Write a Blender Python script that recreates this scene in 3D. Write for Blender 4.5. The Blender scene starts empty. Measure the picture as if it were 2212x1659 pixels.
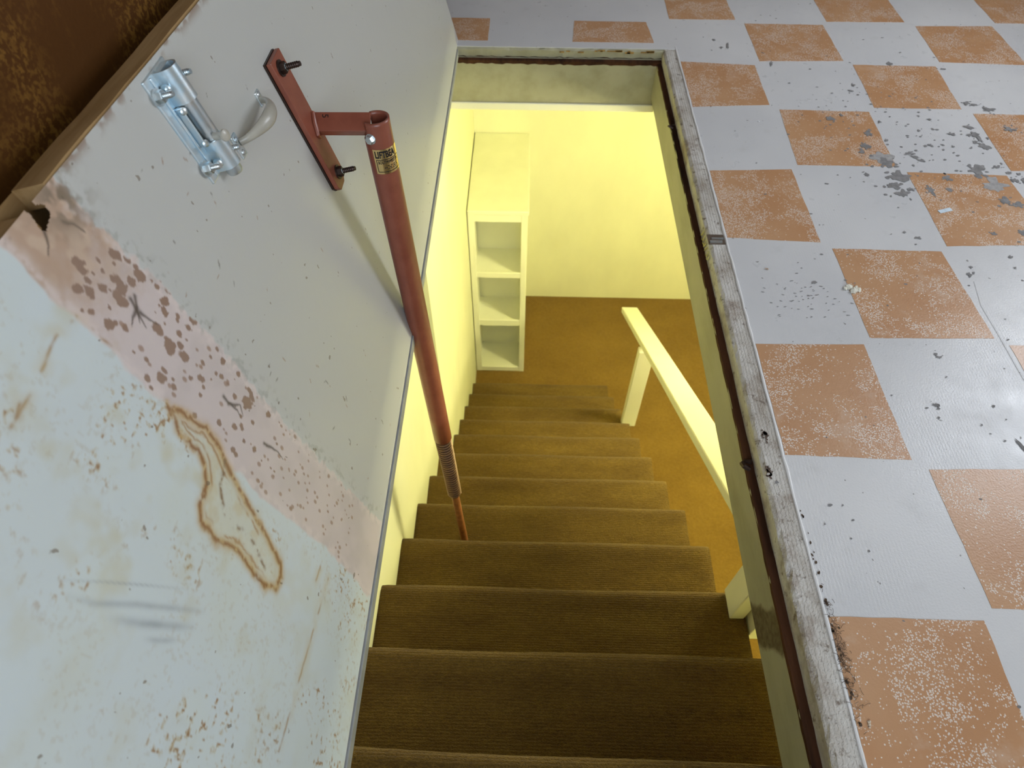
import bpy, bmesh, math, random
import numpy as np
from mathutils import Vector, Matrix

random.seed(7); RNG = np.random.default_rng(7)
S = 0.3048            # every length below is written in feet-sized floor cells and scaled to metres
C = bpy.context.scene.collection
SC = bpy.context.scene

# ------------------------------------------------------------------ camera, world, light, exposure
CAM_LOC = Vector((-1.9874, -8.6969, 3.5460)) * S
PITCH, YAW, ROLL = 0.9198, -0.0209, -0.0049
_f = Vector((math.sin(YAW) * math.cos(PITCH), math.cos(YAW) * math.cos(PITCH), -math.sin(PITCH)))
_r = Vector((math.cos(YAW), -math.sin(YAW), 0)); _d = _f.cross(_r)
_r2 = _r * math.cos(ROLL) + _d * math.sin(ROLL); _d2 = -_r * math.sin(ROLL) + _d * math.cos(ROLL)
cam = bpy.data.cameras.new('camera'); cam.sensor_width = 36.0; cam.lens = 1409.86 / 2212 * 36
cam.clip_start = 0.02; cam.clip_end = 60
cam.dof.use_dof = True; cam.dof.focus_distance = 1.12; cam.dof.aperture_fstop = 6.5
camo = bpy.data.objects.new('camera', cam); C.objects.link(camo)
camo.matrix_world = Matrix(((_r2.x, -_d2.x, -_f.x, CAM_LOC.x), (_r2.y, -_d2.y, -_f.y, CAM_LOC.y), (_r2.z, -_d2.z, -_f.z, CAM_LOC.z), (0, 0, 0, 1)))
SC.camera = camo

SC.view_settings.view_transform = 'Standard'; SC.view_settings.look = 'None'
SC.view_settings.gamma = 1.0; SC.view_settings.use_curve_mapping = False
SC.view_settings.exposure = 0.0

w = bpy.data.worlds.new('sky'); SC.world = w; w.use_nodes = True
bg = w.node_tree.nodes['Background']; bg.inputs[0].default_value = (0.62, 0.78, 1.0, 1); bg.inputs[1].default_value = 1.0

def window_light(name, loc, rot, sx, sy, power, col):
    l = bpy.data.lights.new(name, 'AREA'); l.shape = 'RECTANGLE'; l.size = sx * S; l.size_y = sy * S
    l.energy = power; l.color = col
    o = bpy.data.objects.new(name, l); C.objects.link(o); o.location = Vector(loc) * S; o.rotation_euler = rot
    return o
# daylight that enters through the two windows of the upper room
window_light('daylight_side_window', (6.25, -2.6, 5.0), (0, math.radians(90), 0), 4.0, 3.2, 46, (0.88, 0.93, 1.0))
window_light('daylight_rear_window', (0.2, -15.3, 5.2), (math.radians(90), 0, 0), 5.6, 4.6, 62, (0.80, 0.90, 1.0))

# ------------------------------------------------------------------ measured outlines (cells)
PINK_FAR = [(-7.063, 2.418),(-7.059, 2.309),(-7.052, 2.168),(-7.03, 2.02),(-7.035, 1.781),(-7.033, 1.539),(-7.05, 1.249),(-7.059, 0.912),(-7.048, 0.52),(-7.045, 0.004)]
PINK_NEAR = [(-7.385, 2.412),(-7.391, 2.283),(-7.391, 2.141),(-7.421, 1.923),(-7.417, 1.716),(-7.418, 1.5),(-7.445, 1.135),(-7.441, 0.654),(-7.439, 0.36),(-7.501, 0.056)]
RUST_LOOP = [(-7.409, 1.742),(-7.427, 1.69),(-7.461, 1.654),(-7.464, 1.536),(-7.493, 1.487),(-7.554, 1.442),(-7.644, 1.437),(-7.691, 1.406),(-7.705, 1.338),(-7.721, 1.294),(-7.697, 1.174),(-7.712, 1.12),(-7.738, 1.043),(-7.759, 0.949),(-7.744, 0.868),(-7.692, 0.847),(-7.642, 0.87),(-7.594, 0.974),(-7.541, 1.104),(-7.499, 1.224),(-7.46, 1.321),(-7.433, 1.381),(-7.382, 1.465),(-7.369, 1.543)]
RUST_VEIN = [(-7.433, 1.381),(-7.518, 1.375),(-7.573, 1.333),(-7.61, 1.292),(-7.618, 1.228),(-7.625, 1.114),(-7.655, 1.05),(-7.694, 0.98)]
SCUFFS = [[(-8.099, 1.8),(-8.087, 1.705),(-8.041, 1.56),(-7.963, 1.254)], [(-8.108, 1.63),(-8.085, 1.515),(-8.029, 1.284)], [(-8.121, 1.475),(-8.11, 1.417),(-8.085, 1.333)], [(-8.072, 1.856),(-8.025, 1.713),(-7.974, 1.543),(-7.923, 1.363)]]
RUST_LINES = [[(-7.547, 0.47),(-7.82, 0.511),(-8.075, 0.549),(-8.305, 0.582)], [(-7.507, 0.557),(-7.601, 0.573)], [(-7.677, 2.176),(-7.823, 2.178)], [(-7.381, 2.175),(-7.481, 2.197),(-7.595, 2.183)], [(-7.378, 2.118),(-7.376, 2.031)], [(-7.714, 2.188),(-7.755, 2.179)]]
HOLE = [(-7.2, 2.478),(-7.183, 2.468),(-7.189, 2.452),(-7.174, 2.44),(-7.177, 2.424),(-7.209, 2.412),(-7.214, 2.424),(-7.206, 2.45),(-7.213, 2.471)]
CRACKS = [[(-7.209, 2.415),(-7.226, 2.391),(-7.243, 2.367),(-7.261, 2.349),(-7.287, 2.336)], [(-7.16, 2.041),(-7.192, 2.013),(-7.232, 1.976)], [(-7.185, 2.048),(-7.203, 2.003),(-7.228, 1.945)], [(-7.192, 2.013),(-7.232, 2.012),(-7.265, 1.998)], [(-7.196, 1.996),(-7.178, 1.912)], [(-7.2, 1.512),(-7.208, 1.473),(-7.203, 1.414),(-7.214, 1.388)], [(-7.213, 1.47),(-7.176, 1.406),(-7.204, 1.372)], [(-7.229, 1.2),(-7.212, 1.097),(-7.222, 1.044)], [(-7.155, 2.355),(-7.135, 2.326),(-7.123, 2.285)]]
BLOBS = [(-7.099, 2.167, 12.658),(-7.072, 2.124, 6.329),(-7.227, 2.26, 12.025),(-7.164, 2.206, 6.329),(-7.235, 2.231, 11.076),(-7.07, 2.086, 7.595),(-7.084, 2.06, 12.658),(-7.253, 2.203, 8.861),(-7.175, 2.136, 6.962),(-7.173, 2.099, 15.823),(-7.125, 2.07, 10.759),(-7.277, 2.18, 12.025),(-7.305, 2.218, 11.076),(-7.23, 2.144, 9.494),(-7.219, 2.124, 3.797),(-7.058, 1.982, 6.329),(-7.03, 1.931, 8.861),(-7.215, 2.073, 16.456),(-7.083, 1.933, 11.392),(-7.113, 1.943, 4.43),(-7.013, 1.856, 6.329),(-7.33, 2.138, 10.127),(-7.35, 2.171, 5.063),(-7.272, 2.095, 3.797),(-7.12, 1.907, 12.025),(-7.086, 1.852, 5.063),(-7.099, 1.849, 3.797),(-7.043, 1.786, 8.861),(-7.03, 1.817, 3.165),(-7.013, 1.781, 4.43),(-7.32, 2.075, 13.291),(-7.299, 2.054, 6.329),(-7.287, 2.014, 8.228),(-7.194, 1.9, 12.025),(-7.142, 1.819, 7.595),(-7.083, 1.794, 7.595),(-7.135, 1.778, 3.165),(-7.212, 1.835, 15.823),(-7.175, 1.791, 6.962),(-7.335, 1.952, 3.165),(-7.201, 1.755, 10.759),(-7.322, 1.895, 5.063),(-7.108, 1.645, 3.797),(-7.055, 1.629, 6.329),(-7.074, 1.575, 7.595),(-7.156, 1.667, 4.43),(-7.307, 1.816, 6.962),(-7.064, 1.474, 5.696),(-7.0, 1.437, 4.43),(-7.147, 1.587, 4.43),(-7.139, 1.557, 6.329),(-7.34, 1.806, 10.759),(-7.377, 1.858, 6.962),(-7.25, 1.694, 6.329),(-7.215, 1.65, 8.228),(-7.309, 1.764, 3.165),(-7.141, 1.511, 4.43),(-7.081, 1.389, 6.329),(-7.239, 1.62, 4.43),(-7.333, 1.743, 7.595),(-7.276, 1.624, 5.696),(-7.361, 1.615, 5.696),(-7.142, 1.369, 12.658),(-7.1, 1.223, 5.063),(-7.16, 1.456, 6.329),(-7.212, 1.384, 6.329),(-7.184, 2.176, 4.43),(-7.217, 2.196, 3.797),(-7.128, 2.155, 3.165),(-7.266, 2.105, 2.532),(-7.148, 1.943, 2.532),(-7.153, 1.89, 2.532),(-7.046, 2.058, 3.165),(-7.031, 2.037, 3.165),(-7.059, 2.01, 4.43),(-7.029, 1.979, 2.532),(-7.006, 1.489, 3.165),(-7.396, 1.833, 3.797),(-7.099, 1.486, 2.532),(-7.186, 1.601, 2.532),(-7.31, 1.484, 7.801),(-7.273, 1.398, 6.826),(-7.253, 1.36, 6.826),(-7.1, 1.224, 6.826),(-7.362, 1.615, 5.851),(-7.364, 1.369, 5.851),(-7.369, 1.343, 4.876),(-7.289, 1.25, 6.338),(-7.294, 1.323, 3.901),(-7.097, 1.36, 8.776),(-7.133, 1.385, 10.726),(-7.182, 1.12, 2.925),(-7.163, 1.379, 4.876),(-7.191, 1.306, 3.901),(-7.301, 1.112, 2.438),(-7.302, 1.083, 2.438),(-7.307, 1.184, 2.438)]
CHIPS = [(1.111, -3.527, 0.021, 0.023),(1.327, -3.256, 0.09, 0.069),(1.343, -3.331, 0.06, 0.068),(1.39, -3.543, 0.087, 0.065),(1.304, -3.689, 0.057, 0.048),(1.353, -3.795, 0.057, 0.054),(1.438, -3.739, 0.024, 0.022),(1.601, -3.179, 0.04, 0.016),(1.64, -3.238, 0.045, 0.016),(1.682, -3.288, 0.04, 0.015),(2.139, -3.424, 0.069, 0.06),(2.211, -3.647, 0.106, 0.104),(1.815, -3.563, 0.044, 0.045),(1.607, -3.742, 0.04, 0.053),(1.608, -3.803, 0.011, 0.031),(1.778, -3.737, 0.033, 0.019),(2.198, -3.877, 0.062, 0.046),(2.284, -3.933, 0.056, 0.036),(1.921, -4.326, 0.022, 0.021),(2.164, -4.305, 0.036, 0.028),(2.36, -3.052, 0.041, 0.047),(2.307, -2.982, 0.023, 0.029),(1.85, -3.04, 0.02, 0.016),(1.803, -3.059, 0.016, 0.014),(1.973, -3.037, 0.014, 0.014),(2.064, -3.06, 0.012, 0.013),(1.692, -3.133, 0.014, 0.012),(1.953, -3.116, 0.012, 0.011),(1.583, -3.374, 0.01, 0.012),(1.905, -3.273, 0.012, 0.01),(2.334, -3.377, 0.036, 0.02),(2.404, -3.325, 0.012, 0.014),(2.097, -3.359, 0.022, 0.02),(2.412, -3.578, 0.031, 0.029),(2.494, -3.575, 0.017, 0.039),(2.412, -3.465, 0.022, 0.02),(2.493, -3.479, 0.024, 0.016),(0.71, -3.674, 0.017, 0.008),(1.517, -4.824, 0.017, 0.025),(1.564, -4.737, 0.012, 0.011),(1.558, -4.805, 0.008, 0.012),(1.931, -4.608, 0.017, 0.015),(1.91, -4.734, 0.013, 0.011),(1.263, -4.391, 0.025, 0.019),(1.179, -4.326, 0.013, 0.011),(0.274, -4.943, 0.023, 0.014),(1.17, -3.183, 0.034, 0.035),(1.176, -3.13, 0.014, 0.018),(0.791, -6.102, 0.017, 0.015),(0.798, -6.128, 0.01, 0.008),(0.951, -5.652, 0.011, 0.011),(0.968, -5.679, 0.016, 0.012),(0.771, -6.201, 0.008, 0.007),(1.171, -6.099, 0.009, 0.01),(1.225, -6.421, 0.011, 0.049),(0.951, -5.857, 0.009, 0.005),(1.129, -6.371, 0.007, 0.005),(1.03, -6.253, 0.007, 0.006),(-0.042, -6.859, 0.007, 0.005),(-0.181, -6.983, 0.005, 0.006),(-0.403, -6.712, 0.011, 0.009),(1.039, -2.605, 0.042, 0.042),(1.154, -2.545, 0.013, 0.027),(0.677, -1.527, 0.016, 0.042),(0.274, -1.131, 0.014, 0.06),(0.195, -1.175, 0.021, 0.02),(0.142, -0.998, 0.017, 0.02),(1.379, -2.069, 0.028, 0.015),(1.446, -1.952, 0.024, 0.021),(1.322, -2.864, 0.041, 0.044),(1.237, -3.078, 0.036, 0.052),(1.973, -1.486, 0.026, 0.031),(1.498, -2.657, 0.014, 0.019),(1.46, -2.972, 0.013, 0.018),(2.511, -1.587, 0.024, 0.015),(2.494, -2.278, 0.044, 0.027),(2.56, -2.309, 0.035, 0.015),(2.673, -2.394, 0.052, 0.036),(1.833, -2.796, 0.013, 0.015),(2.133, -2.85, 0.038, 0.021),(2.352, -2.724, 0.042, 0.021),(2.348, -2.858, 0.042, 0.036),(2.364, -2.902, 0.02, 0.06),(2.448, -2.907, 0.013, 0.015),(1.92, -2.536, 0.009, 0.013),(2.009, -2.596, 0.019, 0.016),(2.725, -2.75, 0.051, 0.04),(2.29, -2.86, 0.022, 0.021),(1.738, -2.719, 0.007, 0.009),(1.672, -2.652, 0.007, 0.009)]
NOSE = [(-7.366, -1.34), (-6.656, -2.01), (-5.931, -2.68), (-5.194, -3.35), (-4.451, -4.02), (-3.689, -4.69), (-2.928, -5.36), (-2.183, -6.03), (-1.41, -6.7), (-0.632, -7.37), (0.171, -8.04)]
SQUARES = [[(-3.462, 2.538),(-2.538, 2.538),(-2.538, 3.462),(-3.462, 3.462)], [(-3.462, 0.538),(-2.538, 0.538),(-2.538, 1.462),(-3.462, 1.462)], [(-3.364, -1.453),(-2.44, -1.453),(-2.44, -0.529),(-3.364, -0.529)], [(-2.462, 3.538),(-1.538, 3.538),(-1.538, 4.462),(-2.462, 4.462)], [(-2.462, 1.538),(-1.538, 1.538),(-1.538, 2.462),(-2.462, 2.462)], [(-2.35, -0.435),(-1.52, -0.453),(-1.473, 0.48),(-2.397, 0.48)], [(-1.462, 2.538),(-0.538, 2.538),(-0.538, 3.462),(-1.462, 3.462)], [(-1.462, 0.538),(-0.538, 0.538),(-0.538, 1.462),(-1.462, 1.462)], [(-1.477, -1.492),(-0.553, -1.492),(-0.591, -0.572),(-1.439, -0.565)], [(-0.462, 3.538),(0.462, 3.538),(0.462, 4.462),(-0.462, 4.462)], [(-0.462, 1.538),(0.462, 1.538),(0.462, 2.462),(-0.462, 2.462)], [(-0.513, -0.482),(0.48, -0.478),(0.445, 0.444),(-0.478, 0.444)], [(-0.438, -2.426),(0.48, -2.366),(0.491, -1.562),(-0.438, -1.502)], [(-0.476, -4.43),(0.45, -4.471),(0.445, -3.465),(-0.476, -3.506)], [(-0.447, -6.512),(0.483, -6.528),(0.47, -5.572),(-0.447, -5.588)], [(-0.399, -8.448),(0.525, -8.448),(0.525, -7.524),(-0.399, -7.524)], [(-0.462, -10.462),(0.462, -10.462),(0.462, -9.538),(-0.462, -9.538)], [(0.538, 2.538),(1.462, 2.538),(1.462, 3.462),(0.538, 3.462)], [(0.538, 0.538),(1.462, 0.538),(1.462, 1.462),(0.538, 1.462)], [(0.564, -1.468),(1.488, -1.433),(1.485, -0.58),(0.566, -0.57)], [(0.518, -3.393),(1.415, -3.394),(1.452, -2.469),(0.562, -2.452)], [(0.535, -5.507),(1.434, -5.489),(1.399, -4.556),(0.523, -4.542)], [(0.596, -7.455),(1.505, -7.488),(1.505, -6.564),(0.566, -6.597)], [(0.538, -9.462),(1.462, -9.462),(1.462, -8.538),(0.538, -8.538)], [(1.538, 3.538),(2.462, 3.538),(2.462, 4.462),(1.538, 4.462)], [(1.538, 1.538),(2.462, 1.538),(2.462, 2.462),(1.538, 2.462)], [(1.554, -0.493),(2.476, -0.48),(2.477, 0.437),(1.553, 0.437)], [(1.53, -2.388),(2.404, -2.391),(2.459, -1.527),(1.566, -1.518)], [(1.47, -4.489),(2.393, -4.441),(2.375, -3.507),(1.488, -3.479)], [(1.513, -6.477),(2.437, -6.477),(2.437, -5.553),(1.513, -5.553)], [(1.538, -8.462),(2.462, -8.462),(2.462, -7.538),(1.538, -7.538)], [(1.538, -10.462),(2.462, -10.462),(2.462, -9.538),(1.538, -9.538)], [(2.538, 2.538),(3.462, 2.538),(3.462, 3.462),(2.538, 3.462)], [(2.538, 0.538),(3.462, 0.538),(3.462, 1.462),(2.538, 1.462)], [(2.538, -1.427),(3.476, -1.467),(3.472, -0.549),(2.57, -0.577)], [(2.447, -3.431),(3.39, -3.413),(3.39, -2.49),(2.486, -2.472)], [(2.538, -5.462),(3.462, -5.462),(3.462, -4.538),(2.538, -4.538)], [(2.538, -7.462),(3.462, -7.462),(3.462, -6.538),(2.538, -6.538)], [(2.538, -9.462),(3.462, -9.462),(3.462, -8.538),(2.538, -8.538)], [(3.538, 3.538),(4.462, 3.538),(4.462, 4.462),(3.538, 4.462)], [(3.538, 1.538),(4.462, 1.538),(4.462, 2.462),(3.538, 2.462)], [(3.549, -0.469),(4.473, -0.469),(4.473, 0.455),(3.549, 0.455)], [(3.538, -2.462),(4.462, -2.462),(4.462, -1.538),(3.538, -1.538)], [(3.538, -4.462),(4.462, -4.462),(4.462, -3.538),(3.538, -3.538)], [(3.538, -6.462),(4.462, -6.462),(4.462, -5.538),(3.538, -5.538)], [(3.538, -8.462),(4.462, -8.462),(4.462, -7.538),(3.538, -7.538)], [(3.538, -10.462),(4.462, -10.462),(4.462, -9.538),(3.538, -9.538)], [(4.538, 2.538),(5.462, 2.538),(5.462, 3.462),(4.538, 3.462)], [(4.538, 0.538),(5.462, 0.538),(5.462, 1.462),(4.538, 1.462)], [(4.538, -1.462),(5.462, -1.462),(5.462, -0.538),(4.538, -0.538)], [(4.538, -3.462),(5.462, -3.462),(5.462, -2.538),(4.538, -2.538)], [(4.538, -5.462),(5.462, -5.462),(5.462, -4.538),(4.538, -4.538)], [(4.538, -7.462),(5.462, -7.462),(5.462, -6.538),(4.538, -6.538)], [(4.538, -9.462),(5.462, -9.462),(5.462, -8.538),(4.538, -8.538)], [(5.538, 3.538),(6.462, 3.538),(6.462, 4.462),(5.538, 4.462)], [(5.538, 1.538),(6.462, 1.538),(6.462, 2.462),(5.538, 2.462)], [(5.538, -0.462),(6.462, -0.462),(6.462, 0.462),(5.538, 0.462)], [(5.538, -2.462),(6.462, -2.462),(6.462, -1.538),(5.538, -1.538)], [(5.538, -4.462),(6.462, -4.462),(6.462, -3.538),(5.538, -3.538)], [(5.538, -6.462),(6.462, -6.462),(6.462, -5.538),(5.538, -5.538)], [(5.538, -8.462),(6.462, -8.462),(6.462, -7.538),(5.538, -7.538)], [(5.538, -10.462),(6.462, -10.462),(6.462, -9.538),(5.538, -9.538)], [(6.538, 2.538),(7.462, 2.538),(7.462, 3.462),(6.538, 3.462)], [(6.538, 0.538),(7.462, 0.538),(7.462, 1.462),(6.538, 1.462)], [(6.538, -1.462),(7.462, -1.462),(7.462, -0.538),(6.538, -0.538)], [(6.538, -3.462),(7.462, -3.462),(7.462, -2.538),(6.538, -2.538)], [(6.538, -5.462),(7.462, -5.462),(7.462, -4.538),(6.538, -4.538)], [(6.538, -7.462),(7.462, -7.462),(7.462, -6.538),(6.538, -6.538)], [(6.538, -9.462),(7.462, -9.462),(7.462, -8.538),(6.538, -8.538)], [(7.538, 3.538),(8.462, 3.538),(8.462, 4.462),(7.538, 4.462)], [(7.538, 1.538),(8.462, 1.538),(8.462, 2.462),(7.538, 2.462)], [(7.538, -0.462),(8.462, -0.462),(8.462, 0.462),(7.538, 0.462)], [(7.538, -2.462),(8.462, -2.462),(8.462, -1.538),(7.538, -1.538)], [(7.538, -4.462),(8.462, -4.462),(8.462, -3.538),(7.538, -3.538)], [(7.538, -6.462),(8.462, -6.462),(8.462, -5.538),(7.538, -5.538)], [(7.538, -8.462),(8.462, -8.462),(8.462, -7.538),(7.538, -7.538)], [(7.538, -10.462),(8.462, -10.462),(8.462, -9.538),(7.538, -9.538)]]

# ------------------------------------------------------------------ helpers
def V(x, y, z): return Vector((x, y, z)) * S

class NT:
    """small node-tree helper"""
    def __init__(s, name):
        s.m = bpy.data.materials.new(name); s.m.use_nodes = True; s.t = s.m.node_tree
        s.b = s.t.nodes['Principled BSDF']
    def n(s, kind, **kw):
        nd = s.t.nodes.new(kind)
        for k, v in kw.items():
            if k.startswith('i_'): nd.inputs[int(k[2:]) if k[2:].isdigit() else k[2:].replace('_', ' ')].default_value = v
            else: setattr(nd, k, v)
        return nd
    def l(s, a, b): s.t.links.new(a, b)
    def coord(s, scale=(1, 1, 1)):
        tc = s.n('ShaderNodeTexCoord'); mp = s.n('ShaderNodeMapping'); mp.inputs['Scale'].default_value = scale
        s.l(tc.outputs['Object'], mp.inputs['Vector']); return mp.outputs['Vector']
    def noise(s, vec, scale, detail=4, rough=0.55):
        nd = s.n('ShaderNodeTexNoise'); s.l(vec, nd.inputs['Vector'])
        nd.inputs['Scale'].default_value = scale; nd.inputs['Detail'].default_value = detail; nd.inputs['Roughness'].default_value = rough
        return nd.outputs['Fac']
    def ramp(s, fac, stops):
        nd = s.n('ShaderNodeValToRGB'); s.l(fac, nd.inputs['Fac']); e = nd.color_ramp.elements
        while len(e) < len(stops): e.new(0.5)
        for i, (p, c) in enumerate(stops):
            e[i].position = p; e[i].color = (c, c, c, 1) if isinstance(c, (int, float)) else (*c, 1)
        return nd.outputs['Color']
    def mix(s, fac, a, b, mode='MIX'):
        nd = s.n('ShaderNodeMix', data_type='RGBA', blend_type=mode)
        for sock, v in ((nd.inputs['Factor'], fac), (nd.inputs['A'], a), (nd.inputs['B'], b)):
            if hasattr(v, 'links'): s.l(v, sock)
            elif isinstance(v, (int, float)): sock.default_value = v
            else: sock.default_value = (*v, 1)
        return nd.outputs['Result']
    def math(s, op, a, b=0.0):
        nd = s.n('ShaderNodeMath', operation=op)
        for i, v in enumerate((a, b)):
            if hasattr(v, 'links'): s.l(v, nd.inputs[i])
            else: nd.inputs[i].default_value = v
        return nd.outputs[0]
    def bump(s, h, dist, strength=1.0):
        nd = s.n('ShaderNodeBump'); s.l(h, nd.inputs['Height']); nd.inputs['Distance'].default_value = dist; nd.inputs['Strength'].default_value = strength
        s.l(nd.outputs[0], s.b.inputs['Normal']); return nd
    def set(s, color=None, rough=None, metal=None, spec=None):
        for k, v in (('Base Color', color), ('Roughness', rough), ('Metallic', metal), ('Specular IOR Level', spec)):
            if v is None: continue
            if hasattr(v, 'links'): s.l(v, s.b.inputs[k])
            elif isinstance(v, (int, float)): s.b.inputs[k].default_value = v
            else: s.b.inputs[k].default_value = (*v, 1)
        return s.m

def plain(name, col, rough=0.5, metal=0.0, var=0.12, scale=30, bump=0.0, spec=0.5):
    t = NT(name); v = t.coord(); nz = t.noise(v, scale)
    c = t.mix(t.ramp(nz, [(0.3, 0.0), (0.7, 1.0)]), tuple(x * (1 - var) for x in col), tuple(min(1, x * (1 + var)) for x in col))
    if bump: t.bump(t.noise(v, scale * 4), bump)
    return t.set(c, rough, metal, spec)

def finish(bm, name, mat, parent=None, smooth=False, bevel=0.0, angle=35):
    bmesh.ops.recalc_face_normals(bm, faces=bm.faces)
    me = bpy.data.meshes.new(name); bm.to_mesh(me); bm.free()
    return link(me, name, mat, parent, smooth, bevel, angle)

def link(me, name, mat, parent=None, smooth=False, bevel=0.0, angle=35):
    o = bpy.data.objects.new(name, me); C.objects.link(o)
    if mat is not None: me.materials.append(mat)
    if smooth:
        me.polygons.foreach_set('use_smooth', [True] * len(me.polygons))
        try: me.set_sharp_from_angle(angle=math.radians(angle))
        except Exception: pass
    if bevel:
        b = o.modifiers.new('bevel', 'BEVEL'); b.width = bevel * S; b.segments = 2; b.limit_method = 'ANGLE'
    if parent is not None:
        o.parent = parent
        if parent.type == 'EMPTY': o.matrix_parent_inverse = Matrix.Translation(parent.location).inverted()
    return o

def box(bm, x0, x1, y0, y1, z0, z1, M=None):
    P = [(x, y, z) for x in (x0, x1) for y in (y0, y1) for z in (z0, z1)]
    vs = [bm.verts.new((M @ Vector(q) if M else Vector(q)) * S) for q in P]
    for f in ((0, 1, 3, 2), (4, 6, 7, 5), (0, 4, 5, 1), (2, 3, 7, 6), (0, 2, 6, 4), (1, 5, 7, 3)): bm.faces.new([vs[i] for i in f])

def boxes(name, lst, mat, parent=None, bevel=0.0, M=None):
    bm = bmesh.new()
    for b in lst: box(bm, *b, M=M)
    return finish(bm, name, mat, parent, bevel=bevel)

def frame_of(axis):
    a = Vector(axis).normalized(); t = Vector((0, 0, 1)) if abs(a.z) < 0.9 else Vector((0, 1, 0))
    u = a.cross(t).normalized(); return a, u, a.cross(u)

def lathe(bm, base, axis, prof, seg=24, closed=False):
    """prof: (distance along the axis, radius) pairs; points in cells"""
    a, u, v = frame_of(axis); base = Vector(base); rings = []
    for d, r in prof:
        c = base + a * d
        rings.append([bm.verts.new((c + (u * math.cos(k * math.tau / seg) + v * math.sin(k * math.tau / seg)) * r) * S) for k in range(seg)])
    for A_, B_ in zip(rings, rings[1:]):
        for k in range(seg): bm.faces.new((A_[k], A_[(k + 1) % seg], B_[(k + 1) % seg], B_[k]))
    if closed:
        for k in range(seg): bm.faces.new((rings[-1][k], rings[-1][(k + 1) % seg], rings[0][(k + 1) % seg], rings[0][k]))
    else:
        bm.faces.new(rings[0]); bm.faces.new(rings[-1])

def sweep(bm, pts, rad, seg=12, flat=1.0, up=None):
    """a round (or flattened) bar along a polyline; rad a number or one per point"""
    pts = [Vector(q) for q in pts]; n = len(pts); rad = [rad] * n if isinstance(rad, (int, float)) else rad; rings = []
    ref = Vector(up) if up else None
    for i, q in enumerate(pts):
        d = (pts[min(i + 1, n - 1)] - pts[max(i - 1, 0)]).normalized()
        if ref is None:
            ref = Vector((0, 0, 1)) if abs(d.z) < 0.9 else Vector((1, 0, 0))
        u = d.cross(ref).normalized(); v = u.cross(d)
        if up is None: ref = v
        rings.append([bm.verts.new((q + u * math.cos(k * math.tau / seg) * rad[i] + v * math.sin(k * math.tau / seg) * rad[i] * flat) * S) for k in range(seg)])
    for A_, B_ in zip(rings, rings[1:]):
        for k in range(seg): bm.faces.new((A_[k], A_[(k + 1) % seg], B_[(k + 1) % seg], B_[k]))
    bm.faces.new(rings[0]); bm.faces.new(rings[-1])

def struct(o, label=None):
    o['kind'] = 'structure'
    if label: o['label'] = label
    return o
def tag(o, label, cat, group=None):
    o['label'] = label; o['category'] = cat
    if group: o['group'] = group
    return o
def thing(name, label, cat, loc=(0, 0, 0), group=None):
    o = bpy.data.objects.new(name, None); C.objects.link(o); o.location = V(*loc); o.empty_display_size = 0.05
    return tag(o, label, cat, group)
# ------------------------------------------------------------------ materials
def m_floor():
    t = NT('white_floor_paint'); v = t.coord()
    big = t.noise(v, 1.6, 3); fine = t.noise(v, 240, 3); mid = t.noise(v, 14, 6)
    c = t.mix(t.ramp(big, [(0.35, 0.0), (0.7, 1.0)]), (0.56, 0.565, 0.58), (0.66, 0.66, 0.665))
    c = t.mix(t.ramp(mid, [(0.60, 0.0), (0.78, 0.35)]), c, (0.45, 0.44, 0.43))
    speck = t.noise(v, 70, 2, 0.4)
    c = t.mix(t.ramp(speck, [(0.745, 0.0), (0.76, 0.8)]), c, (0.20, 0.19, 0.18))
    w_ = t.n('ShaderNodeTexWave'); w_.bands_direction = 'X'; t.l(v, w_.inputs['Vector']); w_.inputs['Scale'].default_value = 48; w_.inputs['Distortion'].default_value = 6
    w_.inputs['Detail Scale'].default_value = 6
    h = t.math('ADD', t.math('MULTIPLY', fine, 0.8), t.math('MULTIPLY', w_.outputs['Fac'], t.ramp(t.noise(v, 3, 2), [(0.45, 0.0), (0.7, 0.5)])))
    t.bump(h, 0.0012, 0.35)
    return t.set(c, t.ramp(mid, [(0.3, 0.26), (0.7, 0.42)]), 0, 0.5)
def m_orange():
    t = NT('orange_square_paint'); v = t.coord()
    base = t.mix(t.ramp(t.noise(v, 5, 3), [(0.3, 0.0), (0.7, 1.0)]), (0.465, 0.240, 0.115), (0.525, 0.305, 0.165))
    vo = t.n('ShaderNodeTexVoronoi', feature='F1'); t.l(v, vo.inputs['Vector']); vo.inputs['Scale'].default_value = 300; vo.inputs['Randomness'].default_value = 1
    dots = t.ramp(vo.outputs['Distance'], [(0.34, 1.0), (0.50, 0.0)])
    pres = t.n('ShaderNodeTexVoronoi', feature='F1'); t.l(v, pres.inputs['Vector']); pres.inputs['Scale'].default_value = 300; pres.inputs['Randomness'].default_value = 1
    patch = t.ramp(t.noise(v, 9, 4, 0.62), [(0.47, 0.0), (0.56, 1.0)])
    patch2 = t.ramp(t.noise(v, 34, 2, 0.5), [(0.30, 0.35), (0.55, 1.0)])
    sep = t.n('ShaderNodeSeparateColor'); t.l(pres.outputs['Color'], sep.inputs[0])
    thr = t.math('GREATER_THAN', t.math('ADD', t.math('MULTIPLY', patch, patch2), 0.05), sep.outputs[0])
    wear = t.math('MULTIPLY', dots, thr)
    c = t.mix(t.math('MULTIPLY', wear, 0.9), base, (0.72, 0.64, 0.57))
    worn = t.ramp(t.noise(v, 7, 5, 0.7), [(0.56, 0.0), (0.72, 0.6)])
    c = t.mix(worn, c, (0.60, 0.45, 0.34))
    t.bump(t.math('ADD', t.noise(v, 240, 3), t.math('MULTIPLY', wear, -0.4)), 0.0012, 0.35)
    return t.set(c, 0.30, 0, 0.5)
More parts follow.
